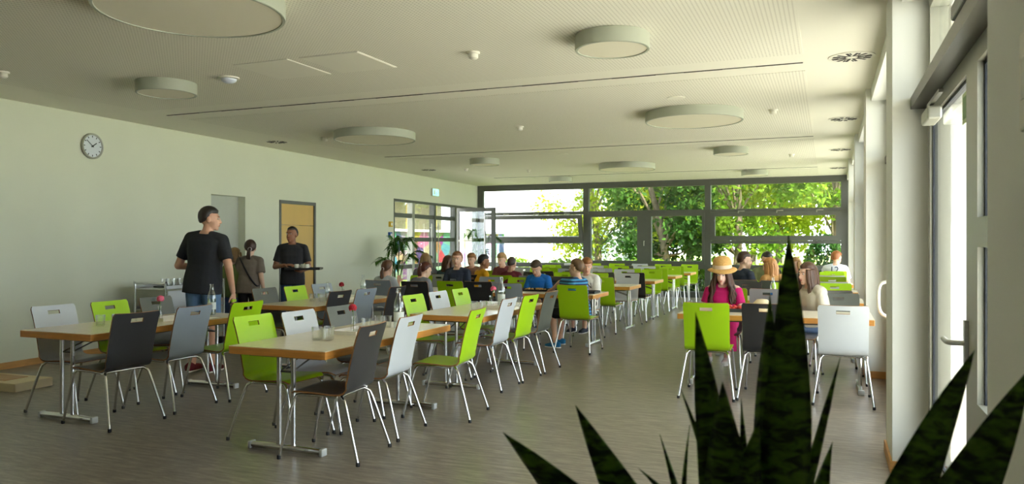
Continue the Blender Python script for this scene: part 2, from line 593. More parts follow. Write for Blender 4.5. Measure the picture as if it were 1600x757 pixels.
# ------------------------------------------------------------------ right side: pillars, glazing, doors
struct(MB().box(XP, 0.66, -2.5, 2.24, 0, ZC).build('wall_near_right', M['pillar']), 'plain wall at the right picture edge')
PY = [(5.33, 5.87), (8.95, 9.49), (12.60, 13.14), (16.25, 16.79)]
for k, (a, c) in enumerate(PY):
    p = MB().box(XP, 0.66, a, c, 0, ZC).build('pillar', M['pillar'])
    struct(p, 'cream pillar of the window side, number %d from the viewer' % (k + 1))
    MB().box(XP - 0.014, 0.56, a - 0.014, c + 0.014, 0, 0.075).build('baseboard', M['base'], p)
wr = struct(MB().box(0.42, 0.75, -2.5, YB + .1, 2.93, ZC).build('wall_right', M['pillar']), 'beam above the window side')
bays = [(2.24, 5.33), (5.87, 8.95), (9.49, 12.60), (13.14, 16.25), (16.79, YB)]
for k, (a, c) in enumerate(bays):
    x0, x1 = 0.57, 0.68
    f = MB().box(x0, x1, a, a + 0.07, 0, 2.93).box(x0, x1, c - 0.07, c, 0, 2.93).box(x0, x1, a + .07, c - .07, 0, 0.07).box(x0, x1, a + .07, c - .07, 2.86, 2.93)
    fo = struct(f.build('window_%d' % (k + 3), M['alu']), 'tall glazed bay between pillars, number %d from the viewer' % (k + 1))
    MB().box(0.47 if k == 0 else 0.55, 0.66, a + .02, c - 0.002, 2.26, 2.33).build('transom_ledge', M['alud'], fo)
    MB().box(0.62, 0.63, a + .07, c - .07, 2.33, 2.86).build('pane', M['glass'], fo)
    m_ = 3.74 if k == 0 else (a + c) / 2
    MB().box(x0 - 0.01, x1, m_ - 0.05, m_ + 0.05, 0.07, 2.26).build('mullion', M['alu'], fo)
    for p, q, side in ((a + .07, m_ - .05, 0), (m_ + .05, c - .07, 1)):
        s = sash(p, q, 0.07, 2.26, 0.085, 0.56, 0.65, 0.12).build('door_leaf', M['alu'], fo)
        g_ = (0.575, 0.60) if (k, side) != (0, 0) else (0.585, 0.64)
        sash(p + .085, q - .085, 0.19, 2.175, 0.018, g_[0], g_[1]).build('glazing_seal', M['seal'], s)
        if k == 0 and side == 0:
            MB().box(0.56, 0.65, p + .085, q - .085, 1.42, 1.54).build('rail', M['alu'], s)
            MB().box(0.56, 0.65, p + .085, q - .085, 0.66, 0.78).build('rail', M['alu'], s)
        xg = 0.580 if (k, side) != (0, 0) else 0.615
        MB().box(xg, xg + .008, p + .1, q - .1, 0.2, 2.165).build('pane', M['glass'], s)
        if k == 0 and side == 1:
            y = p + 0.045
            MB().box(0.545, 0.56, y - 0.02, y + 0.02, 0.88, 1.10).build('handle_plate', M['steel'], s)
            MB().tube(bez([(0.56, y, 1.0), (0.50, y, 1.0), (0.485, y + 0.03, 1.0), (0.485, y + 0.15, 1.0)], 5), 0.012).build('lever_handle', M['steel'], s, smooth=True, angle=50)
            MB().box(0.574, 0.578, p + 0.14, p + 0.29, 1.98, 2.12).build('exit_sticker', mat('pale_green_sticker', srgb(196, 214, 160), 0.5), s)
            MB().box(0.572, 0.5745, p + 0.17, p + 0.26, 2.0, 2.1).build('exit_symbol', mat('sticker_green', srgb(120, 160, 90), 0.5), s)
            MB().box(0.49, 0.56, q - 0.62, q - 0.32, 2.10, 2.17, bev=0.01).build('door_closer', M['alu'], s)
            MB().box(0.505, 0.525, q - 0.95, q - 0.45, 2.18, 2.20).build('closer_arm', M['alud'], s)
        if k == 0 and side == 0:
            MB().box(0.46, 0.56, q - 0.42, q - 0.12, 2.335, 2.40, bev=0.01).build('door_closer', M['alud'], s)
            MB().box(0.48, 0.50, q - 0.9, q - 0.2, 2.41, 2.43).build('closer_arm', M['alu'], s)
        if k == 1 and side == 1:
            y = q - 0.62
            MB().tube(bez([(0.56, y, 0.70), (0.47, y, 0.76), (0.45, y, 0.9), (0.47, y, 1.03), (0.56, y, 1.06)], 5), 0.016).build('pull_handle', M['plastic'], s, smooth=True, angle=50)

# ------------------------------------------------------------------ outside
M['grass'] = mat('lawn', srgb(104, 122, 44), 0.9, var=0.35, scale=3)
M['paving'] = mat('pale_paving', srgb(210, 206, 196), 0.85, var=0.08, scale=1.2)
M['render'] = mat('white_render', srgb(214, 217, 226), 0.8, var=0.015, scale=0.5)
struct(MB().box(-60, 60, YB + 0.3, 90, -0.16, -0.06).build('lawn_ground', M['grass']), 'sunlit lawn behind the far windows')
struct(MB().box(0.75, 40, -30, YB + 0.3, -0.16, -0.05).build('terrace_ground', M['paving']), 'pale paved terrace beside the window side')
struct(MB().box(-60, -11.2, -30, YB + 0.3, -0.16, -0.05).build('yard_ground', M['paving']), 'pale paved yard beyond the left doors')
gwl = struct(MB().box(0.9, 3.6, 10.4, 10.6, -0.05, 3.4).build('pale_backdrop_wall', M['render']), 'white rendered wall added as a pale backdrop outside the glass door')  # added wall that gives the door glass its bright pale tone

# white building behind the far left window
bl = thing('white_building', 'white panel clad building outside the far left window', 'building', (-15.0, 33.0, -0.06))
X1 = floor_at(886, 33.0) + 15.0
XL = floor_at(788, 33.0) + 15.0
MB().box(XL, X1, 0, 8, 0, 9).build('facade', M['render'], bl)
M['joint'] = mat('panel_joint', srgb(205, 208, 216), 0.8)
for x in np.arange(XL + 1.2, X1 - 0.4, 1.9):
    MB().box(x, x + 0.02, -0.006, 0.01, 0, 9).build('panel_joint', M['joint'], bl)
for z in (2.9, 5.8):
    MB().box(XL, X1, -0.006, 0.01, z, z + 0.02).build('panel_joint', M['joint'], bl)
MB().box(X1, X1 + 2.2, 1.5, 8, 0, 9).build('set_back_wing', M['render'], bl)
M['darkpane'] = mat('reflecting_window', srgb(120, 150, 140), 0.1, spec=0.8)
for z in (0.5, 3.4):
    f = MB().box(X1 + .15, X1 + 1.5, 1.42, 1.5, z, z + 2.0).build('window', M['alu'], bl)
    MB().box(X1 + .23, X1 + 0.8, 1.40, 1.45, z + .08, z + 1.92).build('pane', M['darkpane'], f)
    MB().box(X1 + .86, X1 + 1.42, 1.40, 1.45, z + .08, z + 1.92).build('pane', M['darkpane'], f)
MB().box(XL - .2, X1 + 2.2, -0.2, 8.2, 9, 9.2).build('roof_edge', M['alu'], bl)

# coloured wall across the left yard
def mural_material():
    m = bpy.data.materials.new('painted_mural')
    m.use_nodes = True
    nt = m.node_tree
    b = nt.nodes['Principled BSDF']
    tc = nt.nodes.new('ShaderNodeTexCoord')
    v = nt.nodes.new('ShaderNodeTexVoronoi'); v.inputs['Scale'].default_value = 1.6
    h = nt.nodes.new('ShaderNodeHueSaturation')
    h.inputs['Saturation'].default_value = 1.0
    h.inputs['Value'].default_value = 0.32
    nt.links.new(tc.outputs['Object'], v.inputs['Vector'])
    nt.links.new(v.outputs['Color'], h.inputs['Color'])
    nt.links.new(h.outputs[0], b.inputs['Base Color'])
    b.inputs['Roughness'].default_value = 0.8
    return m


mu = tag(MB().box(-0.1, 0.1, -7, 11, 0, 1.9).box(-0.16, 0.16, -7, 11, 1.9, 2.0, 1).build('painted_wall', [mural_material(), M['render']], loc=(-15.5, 27, -0.05)), 'brightly painted low wall across the yard outside the left doors', 'wall')
hb = thing('annex_building', 'pale annex with yellow posts beyond the painted wall', 'building', (-23, 34, -0.06))
MB().box(-6, 0, -9, 10, 0, 4.2).build('wall', mat('annex_wall', srgb(150, 136, 112), 0.8, var=0.05), hb)
for k in range(6):
    MB().box(0.4, 0.6, -8 + k * 3.2, -7.8 + k * 3.2, 0, 4.0).build('post', mat('yellow_post', srgb(220, 190, 90), 0.6), hb)
MB().box(-6.2, 1.0, -9.2, 10.2, 4.2, 4.4).build('roof', M['alu'], hb)

# trees
LEAFM = [leaf_mat('leaves_yellow_green', srgb(104, 126, 20), srgb(172, 182, 56), 0.5), leaf_mat('leaves_mid_green', srgb(58, 92, 24), srgb(124, 150, 44), 0.45), leaf_mat('leaves_deep_green', srgb(28, 56, 24), srgb(66, 98, 38), 0.4)]
M['bark'] = mat('bark', srgb(96, 84, 66), 0.9, var=0.3, scale=6, bump=0.6)


def leaf_mesh(name, pts, size, m, flat=0.0):
    n = len(pts)
    rng = np.random.default_rng(len(pts) + int(size * 1000))
    P = np.array(pts)
    a = rng.normal(size=(n, 3)); a /= np.linalg.norm(a, axis=1)[:, None]
    c = rng.normal(size=(n, 3)); c -= (c * a).sum(1)[:, None] * a; c /= np.linalg.norm(c, axis=1)[:, None]
    s = size * rng.uniform(0.6, 1.3, n)[:, None]
    nrm = np.cross(a, c)
    V = np.stack([P - a * s, P + c * s * 0.5 + nrm * s * .15, P + a * s, P - c * s * 0.5 + nrm * s * .15], 1).reshape(-1, 3)
    me = bpy.data.meshes.new(name)
    me.vertices.add(4 * n); me.vertices.foreach_set('co', V.ravel())
    me.loops.add(4 * n); me.loops.foreach_set('vertex_index', np.arange(4 * n))
    me.polygons.add(n); me.polygons.foreach_set('loop_start', np.arange(0, 4 * n, 4)); me.polygons.foreach_set('loop_total', np.full(n, 4))
    me.materials.append(m)
    me.update(calc_edges=True)
    return me


def tree(label, x, y, h, spread, nleaf, kind, lean=(0, 0), size=0.13, low=0.25, seed=0, name='leafy_tree'):
    rng = np.random.default_rng(seed)
    t = thing(name, label, 'tree', (x, y, -0.06), 0, 'trees outside the far windows')
    top = Vector((lean[0], lean[1], h * 0.8))
    tr = MB().tube(bez([(0, 0, 0), (lean[0] * .3 + .1, lean[1] * .3, h * .3), top], 6), [0.16 * (1 - 0.05 * i) for i in range(13)], 8)
    tr.build('trunk', M['bark'], t, smooth=True)
    centers = []
    for k in range(34):
        u = rng.uniform(low, 1.0)
        ang = rng.uniform(0, 6.28)
        rr = spread * math.sqrt(rng.uniform(0.05, 1)) * (0.55 + 0.6 * math.sin(math.pi * min(1, max(0.1, (u - low) / (1.05 - low)))))
        c = np.array([lean[0] * u + rr * math.cos(ang), lean[1] * u + rr * math.sin(ang), h * u])
        centers.append(c)
        if k % 2 == 0:
            z0 = max(0.15, u - 0.25)
            MB().tube(bez([(lean[0] * z0, lean[1] * z0, h * z0), ((c[0] + lean[0] * z0) / 2, (c[1] + lean[1] * z0) / 2, h * (u - .05)), tuple(c)], 4), [0.05 - 0.004 * i for i in range(9)], 5).build('branch', M['bark'], t)
    C = np.array(centers)
    nleaf = int(nleaf * 1.7); size *= .8
    idx = rng.integers(0, len(C), nleaf)
    off = rng.normal(size=(nleaf, 3)) * np.array([0.5, 0.5, 0.4]) * spread * 0.36
    pts = C[idx] + off
    pts[:, 2] = np.clip(pts[:, 2], 0.15, None)
    put('foliage', leaf_mesh('foliage', pts, size, LEAFM[kind]), t)['kind'] = 'stuff'
    return t


def tx(px, Y):
    return floor_at(px, Y)


tree('slender yellow-green tree beside the white building', tx(935, 27), 27, 6.5, 1.7, 2600, 0, (-.6, 0), .12, .2, 1)
tree('dark green tree with leaning trunk behind the casement windows', tx(1045, 26), 26, 7.0, 1.9, 6500, 2, (-1.3, 0), .13, .12, 2)
tree('bright yellow-green tree behind the middle mullion', tx(1075, 31), 31, 8.0, 3.0, 7500, 0, (0, 0), .15, .15, 3)
tree('mid green tree behind the right hopper window', tx(1150, 27), 27, 7.0, 2.1, 7500, 1, (0, 0), .13, .18, 4)
tree('sunlit tree seen through the top right pane', tx(1215, 32), 32, 8.5, 2.6, 7000, 0, (0, 0), .15, .25, 5)
tree('broad pale tree at the right end of the far window', tx(1300, 30), 30, 7.5, 1.8, 4200, 1, (0.2, 0), .13, .35, 6)
tree('tall tree behind the white building corner', tx(1025, 36), 36, 9.5, 3.2, 6500, 1, (0, 0), .17, .2, 7)
tree('yellow-green tree filling the gap beside the right hopper', tx(1175, 38), 38, 9, 3.4, 6000, 0, (0, 0), .18, .15, 8)
tree('dense green tree beyond the right pillars', tx(1345, 36), 36, 8.0, 2.2, 4000, 1, (0, 0), .16, .2, 9)


def shrub(label, x, y, rx, h, n, kind, seed, size=.07):
    rng = np.random.default_rng(seed)
    t = thing('garden_shrub', label, 'shrub', (x, y, -0.06), 0, 'shrubs outside the far windows')
    d = rng.normal(size=(n, 3)); d /= np.linalg.norm(d, axis=1)[:, None]
    d *= rng.uniform(0.55, 1, n)[:, None] ** 0.5
    pts = d * np.array([rx, rx, h * .55]); pts[:, 2] = np.abs(pts[:, 2] + h * .45)
    put('foliage', leaf_mesh('foliage', pts, size, LEAFM[kind]), t)['kind'] = 'stuff'
    s = MB()
    for k in range(5):
        a = k * 1.26
        s.tube([(0.05 * math.cos(a), .05 * math.sin(a), 0), (rx * .5 * math.cos(a), rx * .5 * math.sin(a), h * .7)], 0.02, 5)
    s.build('stems', M['bark'], t)


shrub('bright yellow-green bush outside the low middle pane', tx(1058, 22.8), 22.8, .6, .75, 1500, 0, 21)
shrub('dark round bush beside the middle mullion outside', tx(1092, 22.0), 22.0, .5, 1.0, 1300, 2, 22)
shrub('small green bush outside the casement window', tx(1010, 24), 24, .9, 1.0, 1500, 1, 23)
shrub('deep green rounded bush outside near the right pillars', tx(1288, 22.6), 22.6, .55, 1.75, 1800, 2, 24)
shrub('low bush under the right hopper window', tx(1205, 23.6), 23.6, .8, .9, 1500, 1, 25)
shrub('low yellow bush right of the mullion outside', tx(1140, 22.6), 22.6, .6, .7, 1200, 0, 26)
shrub('low leafy bush in front of the white building', tx(800, 24), 24, .9, 1.0, 1200, 1, 27)
shrub('small bush at the foot of the white building', tx(880, 26.5), 26.5, .9, .9, 1200, 1, 28)
# ------------------------------------------------------------------ ceiling and wall fittings
def lamp(x, y, d, label):
    t = thing('ceiling_lamp', label, 'lamp', (x, y, ZC - 0.002), 0, 'round ceiling lamps')
    r, hh = d / 2, 0.12
    MB().lathe([(r - 0.02, 0), (r, -0.004), (r, -hh + 0.004), (r - 0.004, -hh), (r - 0.022, -hh), (r - 0.024, -hh + 0.012)], 64, cap=False).build('rim', M['lampside'], t, smooth=True, angle=40)
    MB().lathe([(r - 0.02, -hh + 0.012), (r - 0.02, -hh + 0.006), (r * .5, -hh + 0.004)], 64).build('diffuser', M['lampdisc'], t, smooth=True, angle=40)
    MB().lathe([(r * .6, 0.001), (r * .6, -0.02)], 32).build('mounting_plate', M['lampside'], t)


for x, y, d, l in ((-3.87, 3.87, 1.19, 'very large round ceiling lamp at the top left edge'), (-1.56, 5.85, 0.58, 'small round lamp nearest the glass doors'), (-6.2, 5.87, 0.58, 'small round lamp above the left wall clock side'),
                   (-6.18, 9.71, 1.19, 'large round lamp above the tables by the left wall'), (-1.55, 9.72, 1.19, 'large round lamp above the straw hat girl'), (-6.18, 13.62, 0.58, 'small round lamp near the exit sign'),
                   (-3.86, 15.65, 1.16, 'large round lamp in the far middle of the ceiling'), (-1.54, 13.58, 0.58, 'small round lamp on the right before the far windows'), (-6.18, 18.2, 0.58, 'small round lamp just before the white building window'), (-1.53, 18.1, 0.58, 'small round lamp at the far right by the window wall')):
    lamp(x, y, d, l)


def vent(x, y, label):
    t = thing('ceiling_vent', label, 'vent', (x, y, ZC), 0, 'round slotted ceiling vents')
    MB().lathe([(0.19, -0.001), (0.19, -0.006), (0.17, -0.008), (0.01, -0.008)], 32).build('plate', M['plastic'], t, smooth=True, angle=30)
    for k in range(12):
        a = k * R(30) + R(15)
        ca, sa = math.cos(a), math.sin(a)
        for r0, r1, w_ in ((0.05, 0.16, 0.011),):
            mx = Matrix.Rotation(a, 4, 'Z')
            MB().box(r0, r1, -w_, w_, -0.0105, -0.007, mx=mx).build('slot', M['slot'], t)
            if k % 3 != 1:
                MB().box(0.105, 0.16, 0.018, 0.030, -0.0105, -0.007, mx=mx).build('slot', M['slot'], t)
    return t


for x, y, l in ((0.19, 7.33, 'round slotted vent nearest the first pillar'), (0.19, 10.98, 'round slotted vent between second and third pillars'), (0.2, 14.6, 'round slotted vent between third and fourth pillars'), (0.2, 18.2, 'round slotted vent nearest the far windows'),
                (-8.22, 10.02, 'round slotted vent over the wooden door side'), (-8.27, 15.2, 'round slotted vent near the exit sign')):
    vent(x, y, l)


def detector(x, y, label, r=0.05):
    t = thing('smoke_detector', label, 'detector', (x, y, ZC - 0.003), 0, 'smoke detectors on the ceiling')
    MB().lathe([(r * 1.1, 0), (r * 1.1, -0.015), (r, -0.02)], 20).build('base', M['plastic'], t, smooth=True, angle=40)
    MB().lathe([(r * .8, -0.02), (r * .8, -0.05), (r * .6, -0.06), (0.005, -0.065)], 20).build('sensor_head', M['plastic'], t, smooth=True, angle=40)


for x, y, l in ((-2.79, 5.92, 'white smoke detector left of the small lamp by the doors'), (-3.98, 9.96, 'white smoke detector in the middle of the ceiling'), (-0.62, 9.87, 'white smoke detector right of the large lamp'), (-7.36, 15.24, 'tiny smoke detector near the exit sign'),
                (-6.2, 16.05, 'tiny smoke detector behind the small far lamp'), (-7.18, 9.87, 'small smoke detector left of the large lamp by the wall'), (-7.23, 4.9, 'white smoke detector at the left picture edge'), (-0.62, 15.0, 'tiny smoke detector on the far right')):
    detector(x, y, l)
t = thing('motion_sensor', 'white domed motion sensor on the ceiling beside the small left lamp', 'sensor', (-5.44, 5.92, ZC - 0.004))
MB().lathe([(0.1, 0), (0.1, -0.012), (0.085, -0.016)], 28).build('base', M['plastic'], t, smooth=True, angle=40)
MB().lathe([(0.075, -0.014), (0.07, -0.035), (0.045, -0.052), (0.004, -0.058)], 24).build('dome', mat('sensor_lens', srgb(214, 220, 236), 0.3), t, smooth=True)
for x, y, l in ((-1.576, 8.65, 'flat round cover plate on the ceiling before the large lamp'), (-4.5, 13.4, 'flat round cover plate on the far ceiling')):
    t = thing('cover_plate', l, 'cover plate', (x, y, ZC - 0.003))
    MB().lathe([(0.1, 0), (0.1, -0.006), (0.095, -0.009)], 28).build('disc', M['ceil'], t)
    MB().lathe([(0.012, -0.008), (0.012, -0.011)], 12).build('screw_cap', M['plastic'], t)
for x0, l, drop in ((-4.27, 'square access hatch in the ceiling, slightly lowered at the right', 0.004), (-5.0, 'square access hatch flush in the ceiling', 0.002)):
    t = thing('access_hatch', l, 'hatch', (x0, 5.52, ZC - 0.005))
    MB().box(0, 0.58, 0, 0.62, -0.003 - drop, -0.001 - drop * .2).build('lid', M['ceil'], t)
    MB().box(-0.012, 0, -0.012, 0.632, -0.004, 0.002).box(0.58, 0.592, -0.012, 0.632, -0.004, 0.002).box(0, 0.58, -0.012, 0, -0.004, 0.002).box(0, .58, .62, .632, -0.004, .002).build('rim', M['plastic'], t)

# wall clock
ck = thing('wall_clock', 'round wall clock with pale rim on the left wall', 'clock', WL @ Vector((0.002, sl(7.01), 2.66)), WR)
MX = Matrix.Rotation(R(90), 4, 'Y')


def wallathe(prof, n=36, cap=True):
    mb = MB().lathe(prof, n, cap=cap)
    mb.v = [tuple(MX @ Vector(v)) for v in mb.v]
    return mb


wallathe([(0.15, 0), (0.163, 0.006), (0.163, 0.03), (0.155, 0.038), (0.142, 0.034), (0.14, 0.02)], 36, False).build('rim', M['alu'], ck, smooth=True, angle=40)
wallathe([(0.143, 0.0), (0.143, 0.02)]).build('dial', mat('clock_dial', srgb(216, 222, 228), 0.4), ck)
for k in range(12):
    a = R(30 * k)
    MB().box(0.020, 0.0225, -0.005, 0.005, 0.11, 0.132, mx=Matrix.Rotation(a, 4, 'X')).build('hour_mark', M['seal'], ck)
MB().box(0.023, 0.025, -0.006, 0.006, -0.02, 0.075, mx=Matrix.Rotation(R(305), 4, 'X')).build('hour_hand', M['seal'], ck)
MB().box(0.026, 0.028, -0.004, 0.004, -0.02, 0.115, mx=Matrix.Rotation(R(52), 4, 'X')).build('minute_hand', M['seal'], ck)
wallathe([(0.012, 0.02), (0.012, 0.031)], 12).build('hub', M['seal'], ck)

# exit sign and wall boxes
ex = thing('exit_sign', 'green and white emergency exit sign above the glazed screen', 'sign', WL @ Vector((0.002, sl(17.24), 2.60)), WR)
MB().box(0, 0.05, -0.18, 0.18, 0, 0.19, bev=0.006).build('housing', M['plastic'], ex)
me_ = bpy.data.materials.new('lit_sign_green'); me_.use_nodes = True
b_ = me_.node_tree.nodes['Principled BSDF']; b_.inputs['Base Color'].default_value = srgb(120, 220, 170); b_.inputs['Emission Color'].default_value = srgb(120, 225, 180); b_.inputs['Emission Strength'].default_value = 0.5
MB().box(0.05, 0.054, -0.17, 0.17, 0.012, 0.178).build('lit_panel', me_, ex)
sy_ = MB()
sy_.box(0.054, 0.057, -0.13, -0.05, 0.03, 0.16)                 # doorway
sy_.cap_((0.055, 0.0, 0.13), 0.013, (0.056, 0.0, 0.131), 0.013, 8).cap_((0.055, 0.0, 0.11), 0.012, (0.056, 0.02, 0.075), 0.011, 6)
sy_.cap_((0.055, 0.02, 0.075), 0.008, (0.056, -0.02, 0.05), 0.007, 6).cap_((0.055, 0.02, 0.075), 0.008, (0.056, 0.05, 0.045), 0.007, 6).cap_((0.055, 0.0, 0.11), 0.006, (0.056, -0.03, 0.09), 0.006, 6)
sy_.box(0.054, 0.057, 0.07, 0.14, 0.09, 0.105)
sy_.build('running_symbol', M['paper'], ex)
for y, z, c, l, n in ((14.91, 1.84, srgb(214, 176, 30), 'yellow call point box on the wall left of the glazed screen', 'yellow'), (14.89, 1.60, srgb(30, 84, 160), 'blue call point box below the yellow one', 'blue')):
    t = thing('call_point', l, 'call point', WL @ Vector((0.002, sl(y), z - 0.06)), WR)
    MB().box(0, 0.05, -0.06, 0.06, 0, 0.12, bev=0.006).build('box', mat(n + '_plastic', c, 0.4), t)
    MB().box(0.05, 0.054, -0.03, 0.03, 0.03, 0.09).build('press_glass', M['paper'], t)
for z, hh, l in ((1.66, 0.20, 'small pale rounded wall unit at the right picture edge'), (1.98, 0.16, 'pale wall switch above it at the right picture edge')):
    t = thing('wall_unit', l, 'wall unit', (XP - 0.002, 1.765, z))
    MB().box(-0.014, 0, -0.05, 0.05, 0, hh, bev=0.006).build('cover', M['plastic'], t)
    MB().box(-0.017, -0.013, -0.02, 0.02, hh * .3, hh * .7).build('button', M['alu'], t)

# ------------------------------------------------------------------ tables
TOPZ = 0.722
mb = MB().box(-0.4, 0.4, -0.9, 0.9, TOPZ - 0.004, TOPZ, 0)
ME_TOP = mb.mesh('tabletop', [M['topl']])
ME_EDGE = MB().box(-0.402, 0.402, -0.902, 0.902, TOPZ - 0.056, TOPZ - 0.0035, bev=0.004).mesh('edge_band', [M['beech']])
ME_TLEG = MB().tube([(0, 0, 0.04), (0, 0, TOPZ - 0.05)], 0.017, 12).mesh('leg', [M['chrome']], True, 40)
ft = MB()
ft.loft([((-0.30, 0, 0.026), 0.026, 0.02), ((-0.15, 0, 0.028), 0.026, 0.022), ((0.15, 0, 0.028), 0.026, 0.022), ((0.30, 0, 0.026), 0.026, 0.02)], 14, xdir=Vector((0, 1, 0)))
ME_TFOOT = ft.mesh('foot_bar', [M['chrome']], True, 50)
ME_TCAP = MB().box(-0.012, 0.016, -0.0285, 0.0285, 0.0, 0.05, bev=0.006).mesh('foot_cap', [M['cap']], True, 50)
fr = MB()
for sgn in (-1, 1):
    fr.box(-0.3, 0.3, sgn * 0.79 - 0.02, sgn * 0.79 + 0.02, TOPZ - 0.075, TOPZ - 0.055)
    fr.tube([(-0.05, sgn * 0.79, 0.55), (-0.05, sgn * 0.45, TOPZ - 0.06)], 0.006, 6).tube([(0.05, sgn * 0.79, 0.55), (0.05, sgn * 0.45, TOPZ - 0.06)], 0.006, 6)
    fr.tube([(-0.06, sgn * 0.79, 0.55), (0.06, sgn * 0.79, 0.55)], 0.008, 6)
fr.box(-0.28, -0.26, -0.78, 0.78, TOPZ - 0.08, TOPZ - 0.055).box(0.26, 0.28, -0.78, 0.78, TOPZ - 0.08, TOPZ - 0.055)
ME_TFR = fr.mesh('under_frame', [M['alud']])


def table(x, y, rz, label):
    t = thing('folding_table', label, 'table', (x, y, 0), rz, 'cream topped folding tables')
    put('tabletop', ME_TOP, t); put('edge_band', ME_EDGE, t); put('under_frame', ME_TFR, t)
    for s in (-1, 1):
        for q in (-0.06, 0.06):
            put('leg', ME_TLEG, t, (q, s * 0.79, 0))
        f = put('foot_bar', ME_TFOOT, t, (0, s * 0.79, 0))
        for q in (-0.30, 0.30):
            put('foot_cap', ME_TCAP, f, (q, 0, 0))
    return t


H90 = R(90)
table(-5.69, 5.17, R(0), 'front left table with a pink flower')
table(-3.44, 5.08, 0, 'front middle table with a red flower and white tray')
table(-5.665, 7.95, 0, 'second table along the left wall, below the man with the tray')
table(-3.46, 7.61, 0, 'second middle table with a pink carnation in a tiny bottle')
ROWY = [10.42, 12.50, 14.42, 16.50, 18.40]
ORD = ['first', 'second', 'third', 'fourth', 'fifth']
for k, y in enumerate(ROWY):
    table(-3.84, y, H90, 'table at the aisle end of the %s crosswise row' % ORD[k])
    table(-5.66, y, H90, 'inner table of the %s crosswise row' % ORD[k])
ROWB = [8.20, 10.30, 12.40, 14.50, 16.60]
for k, y in enumerate(ROWB):
    table(-0.505, y, H90, 'table of the %s row by the window pillars' % ORD[k])

# ------------------------------------------------------------------ chairs
def chair_shell(color):
    # profile in (y, z), seat front to back top
    prof = bez([(0.225, 0.435), (0.19, 0.452), (0.05, 0.447), (-0.10, 0.438), (-0.165, 0.455), (-0.195, 0.52), (-0.215, 0.62), (-0.25, 0.76), (-0.29, 0.885)], 4)
    n = len(prof)
    acc = [0]
    for i in range(1, n):
        acc.append(acc[-1] + (Vector((prof[i].x, prof[i].y)) - Vector((prof[i - 1].x, prof[i - 1].y))).length)
    L = acc[-1]
    # resample: add exact rows at the hole borders
    def at_len(s):
        s = max(0, min(L, s))
        for i in range(1, n):
            if acc[i] >= s - 1e-9:
                f = (s - acc[i - 1]) / max(1e-9, acc[i] - acc[i - 1])
                return Vector((prof[i - 1].x + (prof[i].x - prof[i - 1].x) * f, prof[i - 1].y + (prof[i].y - prof[i - 1].y) * f))
    h0, h1 = L - 0.078, L - 0.044
    rows = sorted(set([round(L * i / 26, 4) for i in range(24)] + [h0, h1, L - 0.022, L]))
    rows = [r for r in rows if not (h0 - .012 < r < h0 - 1e-6 or h0 + 1e-6 < r < h1 - 1e-6)]
    cols = [-1, -0.93, -0.6, -0.27, 0.27, 0.6, 0.93, 1]
    th = 0.0055
    top, bot = [], []
    for s in rows:
        p = at_len(s); a = at_len(s - 0.01); c = at_len(s + 0.01)
        tg = (c - a).normalized()
        nm = Vector((tg.y, -tg.x))   # towards the sitter
        if nm.y < 0 and p.y < 0.45: nm = -nm
        u = s / L
        hw = 0.212 - 0.006 * math.sin(math.pi * u) - 0.004 * u
        if s > L - 0.001: hw -= 0.014
        elif s > L - 0.023: hw -= 0.0005
        if s < 0.02: hw -= 0.02
        rt, rb = [], []
        for cc in cols:
            bend = 0.012 * (cc * cc) * (0 if u < 0.5 else 1)
            q = p + nm * bend
            rt.append((hw * cc, q.x + nm.x * th, q.y + nm.y * th))
            rb.append((hw * cc, q.x - nm.x * th, q.y - nm.y * th))
        top.append(rt); bot.append(rb)
    nc = len(cols); nr = len(rows)
    mb = MB()
    mb.v = [v for r in top for v in r] + [v for r in bot for v in r]
    O = nr * nc
    hole = set()
    for i in range(nr - 1):
        for j in range(nc - 1):
            if rows[i] >= h0 - 1e-6 and rows[i + 1] <= h1 + 1e-6 and cols[j] >= -0.271 and cols[j + 1] <= 0.271:
                hole.add((i, j))
    cells = {(i, j) for i in range(nr - 1) for j in range(nc - 1)} - hole
    for i, j in cells:
        a, b, c, d = i * nc + j, i * nc + j + 1, (i + 1) * nc + j + 1, (i + 1) * nc + j
        mb.f += [(a, b, c, d), (O + d, O + c, O + b, O + a)]; mb.m += [0, 0]
        for (di, dj, e, g) in ((-1, 0, a, b), (1, 0, c, d), (0, 1, b, c), (0, -1, d, a)):
            if (i + di, j + dj) not in cells:
                mb.f.append((e, O + e, O + g, g)); mb.m.append(1)
    return mb.mesh('seat_shell_' + color, [M[color], M['ply']], True, 35)


SHELL = {c: chair_shell(c) for c in ('green', 'white', 'grey', 'dark', 'black')}
RT = 0.0105


def tube_mesh(name, pts):
    return MB().tube(bez(pts, 4), RT, 8).mesh(name, [M['chrome']], True, 50)


ME_FL = [tube_mesh('front_leg', [(s * 0.225, 0.30, 0.012), (s * 0.20, 0.215, 0.36), (s * 0.195, 0.195, 0.41), (s * 0.185, 0.15, 0.428), (s * 0.175, -0.10, 0.422)]) for s in (-1, 1)]
ME_RL = [tube_mesh('rear_leg', [(s * 0.245, -0.285, 0.012), (s * 0.195, -0.175, 0.36), (s * 0.18, -0.145, 0.41), (s * 0.15, -0.125, 0.424), (s * 0.0, -0.12, 0.424)]) for s in (-1, 1)]
ME_CAPF = MB().lathe([(0.012, 0), (0.0135, 0.004), (0.0135, 0.022), (0.011, 0.026)], 10).mesh('foot_cap', [M['rubber']], True, 40)
ME_BAR = MB().tube([(-0.185, 0.10, 0.424), (0.185, 0.10, 0.424)], 0.009, 8).mesh('cross_bar', [M['chrome']], True, 50)
CNAME = {'green': 'lime green', 'white': 'white', 'grey': 'light grey', 'dark': 'slate grey', 'black': 'black'}
NCH = 0


